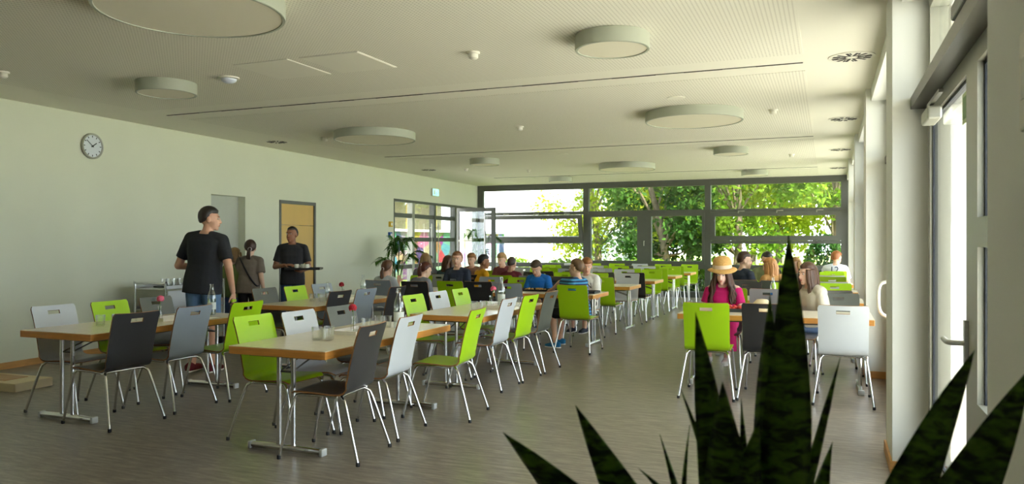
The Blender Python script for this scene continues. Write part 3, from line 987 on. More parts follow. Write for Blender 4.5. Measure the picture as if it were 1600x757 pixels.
def chair(color, x, y, rz, label, near=True, group='stackable plywood chairs'):
    """x, y: where the top of the backrest stands; the chair looks along its own +y."""
    ox = x - math.sin(rz) * 0.29
    oy = y + math.cos(rz) * 0.29
    t = thing('stacking_chair', '%s plywood chair, %s' % (CNAME[color], label), 'chair', (ox, oy, 0), rz, group)
    put('seat_shell', SHELL[color], t)
    for k in (0, 1):
        for me, (fx, fy), nm in ((ME_FL[k], (0.225, 0.30), 'leg'), (ME_RL[k], (0.245, -0.285), 'leg')):
            lg = put(nm, me, t)
            if near:
                put('foot_cap', ME_CAPF, lg, ((1 if k else -1) * fx, fy, 0))
    put('cross_bar', ME_BAR, t)
    return t


FX, FW, FN, FF = R(-90), R(90), 0.0, R(180)      # facing +X, -X, +Y (away), -Y (towards)
P3 = ['nearest', 'middle', 'farthest']
for k, (c, x, y) in enumerate((('white', -6.27, 4.68), ('green', -6.24, 5.22), ('dark', -6.27, 5.78))):
    chair(c, x, y, FX + R(rand(-3, 3)), '%s on the wall side of the front left table' % P3[k])
for k, (c, x, y, r) in enumerate((('black', -5.0, 4.46, -4), ('grey', -5.04, 5.10, 2), ('green', -4.96, 5.66, 0))):
    chair(c, x, y, FW + R(r), '%s on the inner side of the front left table' % P3[k])
for k, (c, x, y) in enumerate((('green', -4.03, 4.62), ('white', -3.95, 5.05), ('dark', -3.93, 5.60))):
    chair(c, x, y, FX + R(rand(-2, 2)), '%s on the wall side of the front middle table' % P3[k])
for k, (c, x, y, r) in enumerate((('black', -2.81, 4.42, 7), ('white', -2.88, 5.05, 5), ('green', -2.66, 5.77, 7))):
    chair(c, x, y, FW + R(r), '%s on the aisle side of the front middle table' % P3[k])
for k, (c, x, y) in enumerate((('dark', -6.26, 7.38), ('green', -6.20, 7.87), ('grey', -6.22, 8.45))):
    chair(c, x, y, FX + R(rand(-2, 2)), '%s on the wall side of the second left table' % P3[k])
for k, (c, x, y) in enumerate((('black', -5.08, 7.30), ('grey', -5.06, 7.80), ('black', -4.93, 8.30))):
    chair(c, x, y, FW + R(rand(-2, 3)), '%s on the inner side of the second left table' % P3[k])
for k, (c, x, y) in enumerate((('green', -4.04, 7.05), ('white', -4.05, 7.62), ('green', -4.04, 8.16))):
    chair(c, x, y, FX + R(rand(-2, 2)), '%s on the wall side of the second middle table' % P3[k])
for k, (c, x, y) in enumerate((('white', -2.88, 6.98), ('green', -2.86, 7.52), ('dark', -2.84, 8.11))):
    chair(c, x, y, FW + R(rand(-2, 2)), '%s on the aisle side of the second middle table' % P3[k])
# crosswise rows
nearcols = [
    [(-6.03, 'grey'), (-5.38, 'black'), (-4.96, 'green'), (-4.52, 'black'), (-3.98, 'grey'), (-3.05, 'green')],
    [(-6.2, 'white'), (-5.6, 'black'), (-5.05, 'green'), (-4.5, 'grey'), (-3.95, 'dark'), (-3.30, 'green')],
    [(-6.2, 'green'), (-5.6, 'white'), (-5.0, 'black'), (-4.4, 'green'), (-3.8, 'dark'), (-3.25, 'black')],
    [(-6.2, 'white'), (-5.6, 'green'), (-5.0, 'dark'), (-4.4, 'white'), (-3.8, 'green'), (-3.25, 'green')],
    [(-6.2, 'green'), (-5.6, 'white'), (-5.0, 'green'), (-4.4, 'dark'), (-3.8, 'green'), (-3.25, 'green')]]
farcols = [
    [(-6.2, 'green'), (-5.6, 'grey'), (-4.93, 'grey'), (-4.45, 'green'), (-3.9, 'black'), (-3.35, 'white')],
    [(-6.2, 'green'), (-5.6, 'green'), (-5.0, 'black'), (-4.4, 'green'), (-3.8, 'green'), (-3.25, 'white')],
    [(-6.2, 'white'), (-5.6, 'green'), (-5.0, 'grey'), (-4.4, 'white'), (-3.8, 'white'), (-3.25, 'green')],
    [(-6.2, 'green'), (-5.6, 'dark'), (-5.0, 'white'), (-4.4, 'green'), (-3.8, 'white'), (-3.25, 'green')],
    [(-6.2, 'white'), (-5.6, 'green'), (-5.0, 'green'), (-4.4, 'white'), (-3.8, 'green'), (-3.15, 'green')]]
O6 = ['sixth', 'fifth', 'fourth', 'third', 'second', 'first']
for k, y in enumerate(ROWY):
    for j, (x, c) in enumerate(nearcols[k]):
        yy = y - 0.78 + rand(-.05, .05)
        if k == 0: yy = (9.53, 9.45, 9.72, 9.72, 9.5, 9.42)[j]
        chair(c, x, yy, FN + R(rand(-4, 4)), '%s from the aisle on the near side of crosswise row %s' % (O6[j], ORD[k]), k < 3)
    for j, (x, c) in enumerate(farcols[k]):
        chair(c, x, y + 0.78 + rand(-.05, .05), FF + R(rand(-4, 4)), '%s from the aisle on the far side of crosswise row %s' % (O6[j], ORD[k]), k < 3)
bn = [[(-1.03, 'green'), (-0.52, 'black'), (0.12, 'white')], [(-1.1, 'green'), (-0.66, 'white'), (0.05, 'white')], [(-1.15, 'dark'), (-0.70, 'dark'), (0.05, 'white')], [(-1.05, 'green'), (-0.5, 'white'), (0.05, 'white')], [(-1.05, 'white'), (-0.5, 'green'), (0.12, 'green')]]
bf = [[(-1.1, 'black'), (-0.3, 'grey'), (0.1, 'dark')], [(-1.05, 'black'), (-0.5, 'green'), (0.08, 'green')], [(-0.95, 'green'), (-0.47, 'white'), (0.06, 'green')], [(-1.05, 'black'), (-0.5, 'green'), (0.06, 'green')], [(-1.05, 'green'), (-0.5, 'green'), (0.08, 'white')]]
PB = ['left', 'middle', 'right']
for k, y in enumerate(ROWB):
    for j, (x, c) in enumerate(bn[k]):
        yy = y - 0.80 + rand(-.04, .04)
        if k == 0: yy = (7.13, 7.22, 7.26)[j]
        chair(c, x, yy, FN + R((2, 0, -1)[j] if k == 0 else rand(-4, 4)), '%s one on the near side of window row table %s' % (PB[j], ORD[k]), k < 3)
    for j, (x, c) in enumerate(bf[k]):
        chair(c, x, y + 0.82 + rand(-.04, .04), FF + R(rand(-4, 4)), '%s one on the far side of window row table %s' % (PB[j], ORD[k]), k < 3)
# ------------------------------------------------------------------ tableware
def on_table(name, label, cat, x, y, z=TOPZ, rz=0.0, group=None):
    return thing(name, label, cat, (x, y, z), rz, group)


ME_TUMB = MB().lathe([(0.030, 0.0), (0.034, 0.004), (0.039, 0.095), (0.0365, 0.095), (0.031, 0.012), (0.002, 0.010)], 18).mesh('glass_body', [M['drink_glass']], True, 50)
ME_TRIM = MB().tube([(0.0378 * math.cos(a), 0.0378 * math.sin(a), 0.095) for a in np.linspace(0, 2 * math.pi, 18, endpoint=False)], 0.0016, 5, closed=True).mesh('rim', [M['drink_glass']])
M['water'] = glass_mat('water', (0.92, 0.95, 0.95, 1), 0.08)
ME_BOT = MB().lathe([(0.034, 0), (0.038, 0.005), (0.038, 0.16), (0.033, 0.195), (0.018, 0.235), (0.0145, 0.275), (0.0165, 0.278), (0.0165, 0.29), (0.012, 0.29)], 20).mesh('bottle_body', [M['bottle_glass']], True, 50)
ME_BWAT = MB().lathe([(0.034, 0.006), (0.034, 0.15), (0.002, 0.151)], 18).mesh('water', [M['water']], True, 50)
ME_VASE = MB().lathe([(0.02, 0), (0.024, 0.004), (0.026, 0.04), (0.014, 0.08), (0.013, 0.10), (0.018, 0.125), (0.016, 0.125)], 16).mesh('vase_body', [M['drink_glass']], True, 50)
M['stem'] = mat('flower_stem', srgb(84, 120, 50), 0.7)
M['label'] = mat('bottle_label', srgb(222, 228, 224), 0.6)
M['pink'] = mat('pink_petals', srgb(238, 110, 140), 0.7, var=0.15, scale=40)
M['red'] = mat('red_petals', srgb(186, 34, 50), 0.7, var=0.2, scale=40)


def tumbler(x, y, label, z=TOPZ):
    t = on_table('drinking_glass', label, 'glass', x, y, z, group='drinking glasses on the tables')
    put('glass_body', ME_TUMB, t); put('rim', ME_TRIM, t)


def bottle(x, y, label, s=1.0, z=TOPZ, lab=None):
    t = on_table('water_bottle', label, 'bottle', x, y, z, group='glass water bottles')
    t.scale = (s, s, s)
    put('bottle_body', ME_BOT, t); put('water', ME_BWAT, t)
    MB().lathe([(0.0385, 0.055), (0.0385, 0.12)], 20, cap=False).build('paper_label', lab or M['label'], t, smooth=True)


def vase(x, y, label, m, tilt=(0.02, 0.0), hh=0.17, z=TOPZ):
    t = on_table('bud_vase', label, 'vase', x, y, z, group='little bottle vases with flowers')
    put('vase_body', ME_VASE, t)
    top = Vector((tilt[0], tilt[1], hh))
    MB().tube(bez([(0, 0, 0.01), (tilt[0] * .3, tilt[1] * .3, hh * .6), top], 4), 0.002, 5).build('stem', M['stem'], t)
    fl = MB()
    rng = random.Random(label)
    for k in range(30):
        a = rng.uniform(0, 6.28); e = rng.uniform(-0.3, 1.4)
        d = Vector((math.cos(a) * math.cos(e), math.sin(a) * math.cos(e), math.sin(e)))
        fl.ell(top + d * 0.024, (0.021, 0.021, 0.007), d.to_track_quat('Z', 'Y').to_matrix(), 6, 4)
    fl.build('blossom', m, t)
    MB().ell(top + Vector((0.0, 0, -0.016)), (0.010, 0.010, 0.016), None, 6, 4).build('calyx', M['stem'], t)


def tray(x, y, label, w_=0.2, l_=0.34, m=None, rz=0.0, name='serving_tray', z=TOPZ, hh=0.03):
    t = on_table(name, label, 'tray', x, y, z, rz)
    m = m or M['ivory']
    a, b = w_ / 2, l_ / 2
    MB().box(-a, a, -b, b, 0, 0.006).build('base', m, t)
    rm = MB().box(-a, -a + .006, -b, b, 0.006, hh).box(a - .006, a, -b, b, 0.006, hh).box(-a + .006, a - .006, -b, -b + .006, .006, hh).box(-a + .006, a - .006, b - .006, b, .006, hh)
    rm.build('rim', m, t)
    return t


# front left table
for k, (x, y) in enumerate(((-5.73, 4.72), (-5.68, 4.84), (-5.60, 4.77), (-5.56, 4.90))):
    tumbler(x, y, ['leftmost', 'second', 'third', 'rightmost'][k] + ' of four tumblers on the front left table')
tray(-5.62, 5.35, 'small white tray with a pink flower on the front left table', 0.18, 0.30)
vase(-5.66, 5.28, 'little glass vase with a pink flower on the front left table', M['pink'], (0.0, 0.01), 0.19, TOPZ + .006)
t = on_table('menu_card', 'folded white paper lying on the front left table', 'paper', -5.42, 5.52)
MB().box(-0.11, 0.11, -0.14, 0.0, 0.0, 0.003).build('page', M['paper'], t); MB().box(-0.11, 0.11, 0.0, 0.14, 0.002, 0.006).build('page', M['paper'], t)
bottle(-5.60, 5.86, 'clear carafe bottle on the far end of the front left table', 1.05)
# front middle table
for k, (x, y) in enumerate(((-3.46, 4.66), (-3.41, 4.74), (-3.37, 4.66))):
    tumbler(x, y, ['left', 'middle', 'right'][k] + ' of three tumblers on the front middle table')
tray(-3.46, 5.18, 'white rectangular tray on the front middle table', 0.24, 0.40)
vase(-3.46, 5.13, 'bottle vase with a red flower in the front white tray', M['red'], (-0.015, 0.01), 0.19, TOPZ + .006)
tumbler(-3.44, 5.28, 'tumbler standing inside the front white tray', TOPZ + .006)
for k, (x, y) in enumerate(((-3.50, 5.56), (-3.43, 5.58))):
    tumbler(x, y, ['tumbler left of the big bottle on the front middle table', 'tumbler touching the big bottle on the front middle table'][k])
bottle(-3.30, 5.55, 'tall labelled water bottle on the front middle table', 1.15)
# second left table
for k, (x, y) in enumerate(((-5.72, 7.62), (-5.66, 7.70), (-5.60, 7.64))):
    tumbler(x, y, ['left', 'middle', 'right'][k] + ' of the tumblers on the second left table')
bottle(-5.62, 7.78, 'stout clear carafe on the second left table', .8)
tray(-5.60, 8.02, 'white tray on the second left table', 0.2, 0.34)
vase(-5.58, 8.04, 'bottle vase with a red flower on the second left table', M['red'], (-0.02, 0), 0.18, TOPZ + .006)
bottle(-5.60, 8.52, 'water bottle at the far end of the second left table', 1.0)
tumbler(-5.46, 8.42, 'single tumbler beside the far bottle on the second left table')
# second middle table
for k, (x, y) in enumerate(((-3.42, 7.28), (-3.36, 7.38), (-3.30, 7.26))):
    tumbler(x, y, ['left', 'middle', 'right'][k] + ' of the tumblers on the second middle table')
tray(-3.36, 7.80, 'long white tray on the second middle table', 0.22, 0.42)
vase(-3.40, 7.66, 'tiny bottle with a pink carnation on the second middle table', M['pink'], (0.03, 0.0), 0.20, TOPZ + .006)
bottle(-3.36, 7.86, 'water bottle standing in the tray of the second middle table', 1.1, TOPZ + .006)
for k, (x, y) in enumerate(((-3.24, 8.02), (-3.18, 8.1))):
    tumbler(x, y, ['tumbler right of the bottle on the second middle table', 'tumbler at the far end of the second middle table'][k])
# crosswise first row: game board and trays
M['blackp'] = mat('black_plastic', (0.015, 0.015, 0.016, 1), 0.45)
t = tray(-3.98, 10.58, 'black tray full of small pieces in front of the boy in blue', 0.5, 0.34, M['blackp'], 0.05, 'black_tray')
pz = MB()
for k in range(40):
    x, y = rand(-.2, .2), rand(-.13, .13)
    pz.box(x, x + .022, y, y + .022, .006, rand(.015, .04))
pz.build('playing_pieces', mat('wooden_pieces', srgb(196, 160, 90), 0.6, var=.4, scale=30), t)['kind'] = 'stuff'
t = tray(-3.20, 10.42, 'black food tray beside the striped boy', 0.42, 0.30, M['blackp'], 0.0, 'black_tray')
MB().box(-.15, 0.02, -.08, .08, .006, .03, bev=.01).build('food_bowl', M['blackp'], t)
MB().lathe([(0.07, 0.006), (0.09, 0.03), (0.085, .032), (0.06, 0.012)], 18, c=(0.11, 0, 0)).build('dish', M['blackp'], t)
# window row, first table
t = tray(-0.90, 8.22, 'dark lunch tray with red food in front of the straw hat girl', 0.28, 0.2, mat('dark_tray', srgb(54, 60, 58), 0.4), 0.1, 'lunch_tray', hh=0.035)
fd = MB()
for k in range(12):
    fd.ell((rand(-.09, .09), rand(-.06, .06), rand(.02, .05)), (.025, .022, .018), None, 8, 5)
fd.build('red_food', mat('tomato_red', srgb(206, 52, 34), 0.4), t)
t = on_table('straw_bag', 'cream rounded cloth bag lying beside the lunch tray', 'bag', -0.62, 8.18)
MB().lathe([(0.03, 0.0), (0.12, 0.004), (0.13, 0.02), (0.10, 0.05), (0.085, 0.10), (0.05, 0.135), (0.004, 0.14)], 20).build('body', mat('cream_cloth', srgb(226, 206, 168), 0.8, bump=.3, scale=40), t, smooth=True)
MB().tube([(0.128 * math.cos(a), 0.128 * math.sin(a), 0.018) for a in np.linspace(0, 2 * math.pi, 20, endpoint=False)], 0.008, 6, closed=True).build('hem', mat('cream_hem', srgb(206, 184, 140), 0.8), t, smooth=True)
M['blue_lab'] = mat('blue_label', srgb(40, 110, 190), 0.4)
bottle(floor_at(1208, 10.1), 10.1, 'water bottle with a blue label on the second window row table', 0.95, TOPZ, M['blue_lab'])

# steel bins between the middle tables and a trolley by the wall
for k, (x, y) in enumerate(((-4.56, 8.35), (-4.27, 8.48))):
    t = thing('steel_bin', ['left', 'right'][k] + ' of two brushed steel bins behind the middle tables', 'bin', (x, y, 0))
    MB().lathe([(0.10, 0.0), (0.115, 0.01), (0.125, 0.36), (0.118, 0.36), (0.11, 0.03)], 28).build('drum', M['steel'], t, smooth=True, angle=40)
    MB().tube([(0.123 * math.cos(a), 0.123 * math.sin(a), 0.36) for a in np.linspace(0, 2 * math.pi, 24, endpoint=False)], 0.006, 6, closed=True).build('rolled_rim', M['chrome'], t, smooth=True)
t = thing('serving_trolley', 'steel serving trolley against the left wall behind the tall man', 'trolley', (-8.18, 8.0, 0), R(3))
for y in (-0.55, 0.55):
    MB().tube(bez([(-0.25, y, 0.1), (-0.25, y, 0.85), (-0.22, y, 0.9), (0.22, y, 0.9), (0.25, y, 0.85), (0.25, y, 0.1)], 4), 0.016, 10).build('tube_frame', M['chrome'], t, smooth=True, angle=50)
for z in (0.25, 0.55, 0.82):
    sh_ = MB().box(-0.25, 0.25, -0.55, 0.55, z, z + 0.012).box(-0.25, -0.24, -0.55, 0.55, z, z + 0.05).box(0.24, 0.25, -0.55, 0.55, z, z + 0.05)
    sh_.build('shelf', M['steel'], t)
MB().box(0.236, 0.246, -0.5, 0.5, 0.30, 0.80).build('side_panel', M['white'], t)
for x in (-0.22, 0.22):
    for y in (-0.52, 0.52):
        c = MB().tube([(x, y - .015, 0.05), (x, y + .015, 0.05)], 0.05, 16).build('castor', M['rubber'], t, smooth=True, angle=40)
t2 = thing('plate_tray', 'black tray of glasses on the serving trolley', 'tray', (-8.14, 7.86, 0.833))
MB().box(-.16, .16, -.22, .22, 0, 0.02).build('tray_base', M['blackp'], t2)
for k in range(6):
    put('glass', ME_TUMB, t2, (-.1 + .1 * (k % 3), -.1 + .2 * (k // 3), .02))
# low cream platform at the left edge
t = thing('low_platform', 'low cream wooden platform on the floor at the left edge', 'platform', (-7.62, 5.16, 0), R(2))
pm = mat('cream_board', srgb(222, 204, 166), 0.5, var=.06, scale=5)
MB().box(-0.55, 0.44, -0.2, 0.2, 0.0, 0.085, bev=0.006).build('body', pm, t)
MB().box(-0.5, 0.20, -0.12, 0.12, 0.084, 0.092).build('inlay', mat('tan_inlay', srgb(190, 150, 104), 0.5, var=.1), t)

# ------------------------------------------------------------------ people
def remesh(mb, voxel, smooth=4, name='m', mats=()):
    me = bpy.data.meshes.new('tmp')
    me.from_pydata(mb.v, [], mb.f)
    o = bpy.data.objects.new('tmp', me)
    col.objects.link(o)
    m = o.modifiers.new('r', 'REMESH'); m.mode = 'VOXEL'; m.voxel_size = voxel; m.use_smooth_shade = True
    s = o.modifiers.new('s', 'SMOOTH'); s.iterations = smooth; s.factor = 0.5
    dg = bpy.context.evaluated_depsgraph_get()
    out = bpy.data.meshes.new_from_object(o.evaluated_get(dg))
    out.name = name
    out.materials.clear()
    for q in mats: out.materials.append(q)
    bpy.data.objects.remove(o); bpy.data.meshes.remove(me)
    return out


SKIN = {}


def skin(c):
    if c not in SKIN:
        m = mat('skin_%d' % len(SKIN), srgb(*c), 0.5, var=0.04, scale=12)
        m.node_tree.nodes['Principled BSDF'].inputs['Subsurface Weight'].default_value = 0.08
        m.node_tree.nodes['Principled BSDF'].inputs['Subsurface Radius'].default_value = (0.01, 0.004, 0.002)
        SKIN[c] = m
    return SKIN[c]


CL = {}


def cloth(c, var=0.06):
    if c not in CL:
        CL[c] = mat('cloth_%d' % len(CL), srgb(*c), 0.85, var=var, scale=14, bump=0.35, bscale=22)
    return CL[c]


def hairm(c):
    k = ('h',) + c
    if k not in CL:
        CL[k] = mat('hair_%d' % len(CL), srgb(*c), 0.45, var=0.3, scale=30, bump=0.6, stretch=(1, 1, 0.12))
    return CL[k]


M['eyewhite'] = mat('eye_white', (0.75, 0.73, 0.7, 1), 0.25)
M['iris'] = mat('iris', (0.03, 0.02, 0.015, 1), 0.2)
M['lips'] = mat('lips', srgb(186, 104, 96), 0.45)


def hand(mb, wr, d, up, s, curl=0.5, side=1):
    """palm and five fingers from the wrist along d; up = back of the hand."""
    d = Vector(d).normalized(); up = Vector(up); up = (up - d * up.dot(d)).normalized(); x = d.cross(up) * side
    mx = Matrix((x, d, up)).transposed()
    pc = wr + d * 0.048 * s
    mb.ell(pc, (0.040 * s, 0.052 * s, 0.016 * s), mx, 10, 7)
    for k, (ox, ln) in enumerate(((-0.029, 0.060), (-0.010, 0.074), (0.010, 0.070), (0.028, 0.056))):
        b = pc + x * ox * s + d * 0.038 * s
        e1 = b + (d * math.cos(curl * .6) - up * math.sin(curl * .6)) * ln * .55 * s
        e2 = e1 + (d * math.cos(curl * 1.7) - up * math.sin(curl * 1.7)) * ln * .5 * s
        mb.cap_(b, 0.0095 * s, e1, 0.009 * s, 7).cap_(e1, 0.009 * s, e2, 0.0075 * s, 7)
    b = pc - x * 0.032 * s - d * 0.015 * s
    e1 = b + (-x * 0.7 + d * 0.7 - up * .25).normalized() * 0.04 * s
    e2 = e1 + (-x * 0.15 + d * 0.9 - up * .35).normalized() * 0.032 * s
    mb.cap_(b, 0.013 * s, e1, 0.0105 * s, 7).cap_(e1, 0.0105 * s, e2, 0.008 * s, 7)


def person(label, x, y, rz, s=1.0, sit=True, seat=0.455, lean=8, side=0, head=(0, 0, 0), arms=None, skinc=(228, 186, 160), hairc=(60, 44, 32), hair='short',
           shirt=(40, 40, 44), sleeve='short', pants=(40, 44, 60), leg='long', shoe=(230, 230, 230), girth=1.0, voxel=0.010, legs=None, skirt=None, collar=0.0, twist=0, stripes=None, face=True, off_shoulder=False, baggy=0.0, child=True):
    t = thing('person', label, 'person', (x, y, 0), rz, 'people in the canteen')
    hs = 0.50 + 0.56 * s
    sk = skin(skinc)
    Rt = Euler((R(-lean), R(side), R(twist)), 'XYZ').to_matrix()
    pel = Vector((0, -0.03, seat + 0.085 * s)) if sit else Vector((0, 0, 0.93 * s))
    P = lambda a, b, c: pel + Rt @ Vector((a, b, c)) * s
    g = girth
    Rh = Euler((R(-lean * .5 + head[0]), R(head[1]), R(head[2] + twist * .5)), 'XYZ').to_matrix()
    neck = P(0, 0.0, 0.48)
    hc = neck + Rh @ Vector((0, 0.026, 0.142)) * hs
    HP = lambda a, b, c: hc + Rh @ Vector((a, b, c)) * hs
    body = MB()
    xd = Rt @ Vector((1, 0, 0))
    # torso
    body.loft([(P(0, 0, -0.10), .12 * g * s, .10 * g * s), (P(0, 0, 0.0), .155 * g * s, .115 * g * s), (P(0, 0.01, .14), .135 * g * s, .10 * g * s), (P(0, 0.01, .30), .15 * g * s, .112 * g * s), (P(0, 0, .42), .155 * g * s, .095 * g * s), (P(0, -.005, .47), .09 * s, .07 * s), (P(0, 0, .50), .055 * s, .055 * s)], 18, xdir=xd)
    body.cap_(P(0, -.005, .46), .055 * hs, HP(0, -0.012, -0.07), .05 * hs, 12)
    # head
    body.ell(HP(0, -0.012, 0.022), (.073 * hs, .092 * hs, .092 * hs), Rh, 18, 12)
    body.ell(HP(0, 0.022, -0.035), (.058 * hs, .068 * hs, .078 * hs), Rh, 16, 10)
    body.ell(HP(0, 0.062, -0.095), (.024 * hs, .022 * hs, .020 * hs), Rh, 10, 7)
    body.cap_(HP(0, .082, .008), .008 * hs, HP(0, .100, -.032), .0125 * hs, 8)
    body.ell(HP(0, .078, .028), (.045 * hs, .014 * hs, .010 * hs), Rh, 10, 6)
    body.ell(HP(0, .08, -.062), (.024 * hs, .012 * hs, .012 * hs), Rh, 10, 6)
    for q in (-1, 1):
        body.ell(HP(q * .074, -0.01, -.012), (.009 * hs, .02 * hs, .032 * hs), Rh, 8, 6)
    # arms
    A = arms or {}
    sh = {q: P(q * .165 * (0.5 + 0.5 * g), 0, .42) for q in (-1, 1)}
    joints = {}
    for q in (-1, 1):
        a = A.get(q)
        if a is None:
            a = ((q * .24, .10, .14), (q * .16, .36, .145)) if sit else ((q * .25 * g, -.03, .14), (q * .27 * g, .05, -.10))
        el, wr = P(*a[0]), P(*a[1])
        joints[q] = (sh[q], el, wr)
        body.cap_(P(q * .05, -.01, .465), .045 * s, sh[q], .05 * s, 10)
        body.cap_(sh[q], .052 * s, el, .040 * s, 12).cap_(el, .040 * s, wr, .027 * s, 12)
        d = (wr - el).normalized()
        upv = Vector(a[2]) if len(a) > 2 else (Vector((0, 0, 1)) if sit else Vector((q * 1.0, 0, 0)))
        hand(body, wr, d if len(a) < 4 else Vector(a[3]), upv, hs * .98, .5, -q)
    # legs
    lj = {}
    for q in (-1, 1):
        if sit:
            hp = pel + Vector((q * .085, 0, -.01)) * s
            kn = pel + Vector((q * .11, .40, .02)) * s
            an = Vector((kn.x, kn.y + .02 * s, max(.085 * s, kn.z - .42 * s)))
        else:
            hp = Vector((q * .085, 0, .90)) * s; kn = Vector((q * .10, .015, .49)) * s; an = Vector((q * .11, -.02, .085)) * s
        if legs and q in legs:
            kn = Vector(legs[q][0]); an = Vector(legs[q][1])
        lj[q] = (hp, kn, an)
        body.cap_(hp, .082 * g * s, kn, .055 * s, 12).cap_(kn, .055 * s, an, .036 * s, 12)
        body.cap_(an + Vector((0, -.03, -.04)) * s, .035 * s, an + Vector((0, .12, -.055)) * s, .026 * s, 10)
    put('body', remesh(body, voxel, 3, 'body', [sk]), t)
    # shirt
    c = MB()
    e = .014 + baggy
    hem = -0.13 if not sit else -0.08
    topz = .475 if not off_shoulder else .41
    c.loft([(P(0, 0, hem), (.165 * g + e) * s, (.125 * g + e) * s), (P(0, 0, 0.02), (.160 * g + e) * s, (.120 * g + e) * s), (P(0, .01, .16), (.142 * g + e) * s, (.108 * g + e) * s), (P(0, .01, .30), (.155 * g + e) * s, (.117 * g + e) * s), (P(0, 0, .41), (.160 * g + e) * s, (.10 * g + e) * s), (P(0, -.003, topz), (.10 + e * .6) * s if not off_shoulder else (.158 + e) * s, (.075 + e * .5) * s if not off_shoulder else (.10 + e) * s)], 20, xdir=xd)
    for q in (-1, 1):
        a, el, wr = joints[q]
        if sleeve == 'short':
            if not off_shoulder:
                c.cap_(P(q * .06, -.01, .452), (.052 + e * .5) * s, a, (.058 + e * .6) * s, 12).cap_(a, (.058 + e * .6) * s, a.lerp(el, .4), (.058 + e * .6) * s, 12)
            en = a.lerp(el, .72 if not off_shoulder else .6)
            st = a
            c.tube([st - (el - a) * .05, st, a.lerp(el, .4), en], [.05 * s, .066 * s, (.064 + baggy) * s, (.064 + baggy) * s], 12)
        else:
            c.cap_(P(q * .06, -.01, .452), (.052 + e * .5) * s, a, (.058 + e * .6) * s, 12)
            c.cap_(a, .066 * s, el, (.053 + baggy * .6) * s, 12)
            c.tube([el, el.lerp(wr, .5), el.lerp(wr, .93)], [(.053 + baggy * .6) * s, (.048 + baggy * .5) * s, .038 * s], 12)
            c.cap_(el, (.053 + baggy * .6) * s, el + Vector((0, 0, .001)), (.053 + baggy * .6) * s, 10)
    mats = [cloth(shirt)]
    if stripes:
        mats = [stripes]
    shirt_o = put('shirt', remesh(c, max(.009, voxel), 3, 'shirt', mats), t)
    # trousers or skirt
    c = MB()
    if skirt is None:
        c.loft([(pel + Vector((0, 0, -.10)) * s, .125 * g * s, .115 * g * s), (pel, (.160 * g + .008) * s, (.120 * g + .008) * s), (P(0, 0, .08), (.152 * g + .006) * s, (.112 * g + .006) * s)], 18, xdir=Vector((1, 0, 0)))
        for q in (-1, 1):
            hp, kn, an = lj[q]
            c.cap_(hp, .096 * g * s, hp.lerp(kn, .5), .080 * g * s, 12)
            if leg == 'long':
                c.cap_(hp.lerp(kn, .5), .080 * g * s, kn, .068 * s, 12)
                c.tube([kn, kn.lerp(an, .5), an + (kn - an) * .06], [.068 * s, .058 * s, .052 * s], 12)
            else:
                c.tube([hp.lerp(kn, .3), hp.lerp(kn, .6), hp.lerp(kn, .97)], [.088 * g * s, .084 * s, .082 * s], 12)
        put('trousers', remesh(c, max(.010, voxel), 3, 'trousers', [cloth(pants)]), t)
    else:
        c.loft([(P(0, 0, .10), .16 * s, .12 * s), (pel + Vector((0, .04, 0)) * s, .19 * s, .16 * s), (pel + Vector((0, .24, .03)) * s, .22 * s, .11 * s), (pel + Vector((0, .42, -.01)) * s, .23 * s, .12 * s), (pel + Vector((0, .52, -.16)) * s, .24 * s, .11 * s), (pel + Vector((0, .53, -.30)) * s, .25 * s, .12 * s)], 20, xdir=Vector((1, 0, 0)))
        put('skirt', remesh(c, .011, 3, 'skirt', [cloth(skirt)]), t)
    # shoes
    for q in (-1, 1):
        an = lj[q][2]
        c = MB()
        bz = an.z - .075 * s
        f = lambda yy, zz: Vector((an.x, an.y + yy * s, bz + zz * s))
        c.loft([(f(-.085, .045), .030 * s, .040 * s), (f(-.04, .05), .040 * s, .050 * s), (f(.05, .04), .044 * s, .038 * s), (f(.12, .032), .047 * s, .031 * s), (f(.175, .026), .030 * s, .022 * s)], 14, xdir=Vector((1, 0, 0)))
        so = c.build('shoe', cloth(shoe), t, smooth=True)
        c2 = MB().loft([(f(-.088, .009), .034 * s, .009 * s), (f(.05, .009), .046 * s, .009 * s), (f(.13, .009), .048 * s, .009 * s), (f(.18, .009), .028 * s, .009 * s)], 14, xdir=Vector((1, 0, 0)))
        c2.build('sole', cloth((232, 230, 226)), so, smooth=True)
    # hair: a cap that dives under the skin over the face
    hm = hairm(hairc)
    n, k = 28, 18
    rs = []
    rng = random.Random(label)
    for i in range(k):
        el_ = math.pi * (i + .35) / (k - .3) - math.pi / 2
        ring = []
        for j in range(n):
            az = 2 * math.pi * j / n
            d = Vector((math.cos(el_) * math.cos(az), math.cos(el_) * math.sin(az), math.sin(el_)))
            fy, fz = d.y, d.z
            line = .44 if hair != 'fringe' else .34
            low = (-.30 if hair in ('short', 'fringe', 'buzz') else -.55) - .5 * max(0, -fy)
            m1 = min(1, max(0, (fz - line + max(0, -fy + .25) * 1.7) / .22 + .5))
            m2 = min(1, max(0, (fz - low) / .15 + .5))
            k_ = m1 * m2
            th = {'short': .013, 'buzz': .006, 'fringe': .018}.get(hair, .016)
            r = (-.012 if k_ < .05 else (-.012 + (.012 + th) * k_)) + rng.uniform(-.0015, .0015) + (.008 * max(0, fz) if hair in ('short', 'fringe') else 0)
            ring.append(HP(d.x * (.073 + r), -0.012 + d.y * (.092 + r), .022 + d.z * (.092 + r)))
        rs.append(ring)
    ho = MB().rings(rs).build('hair', hm, t, smooth=True)
    lk = MB()
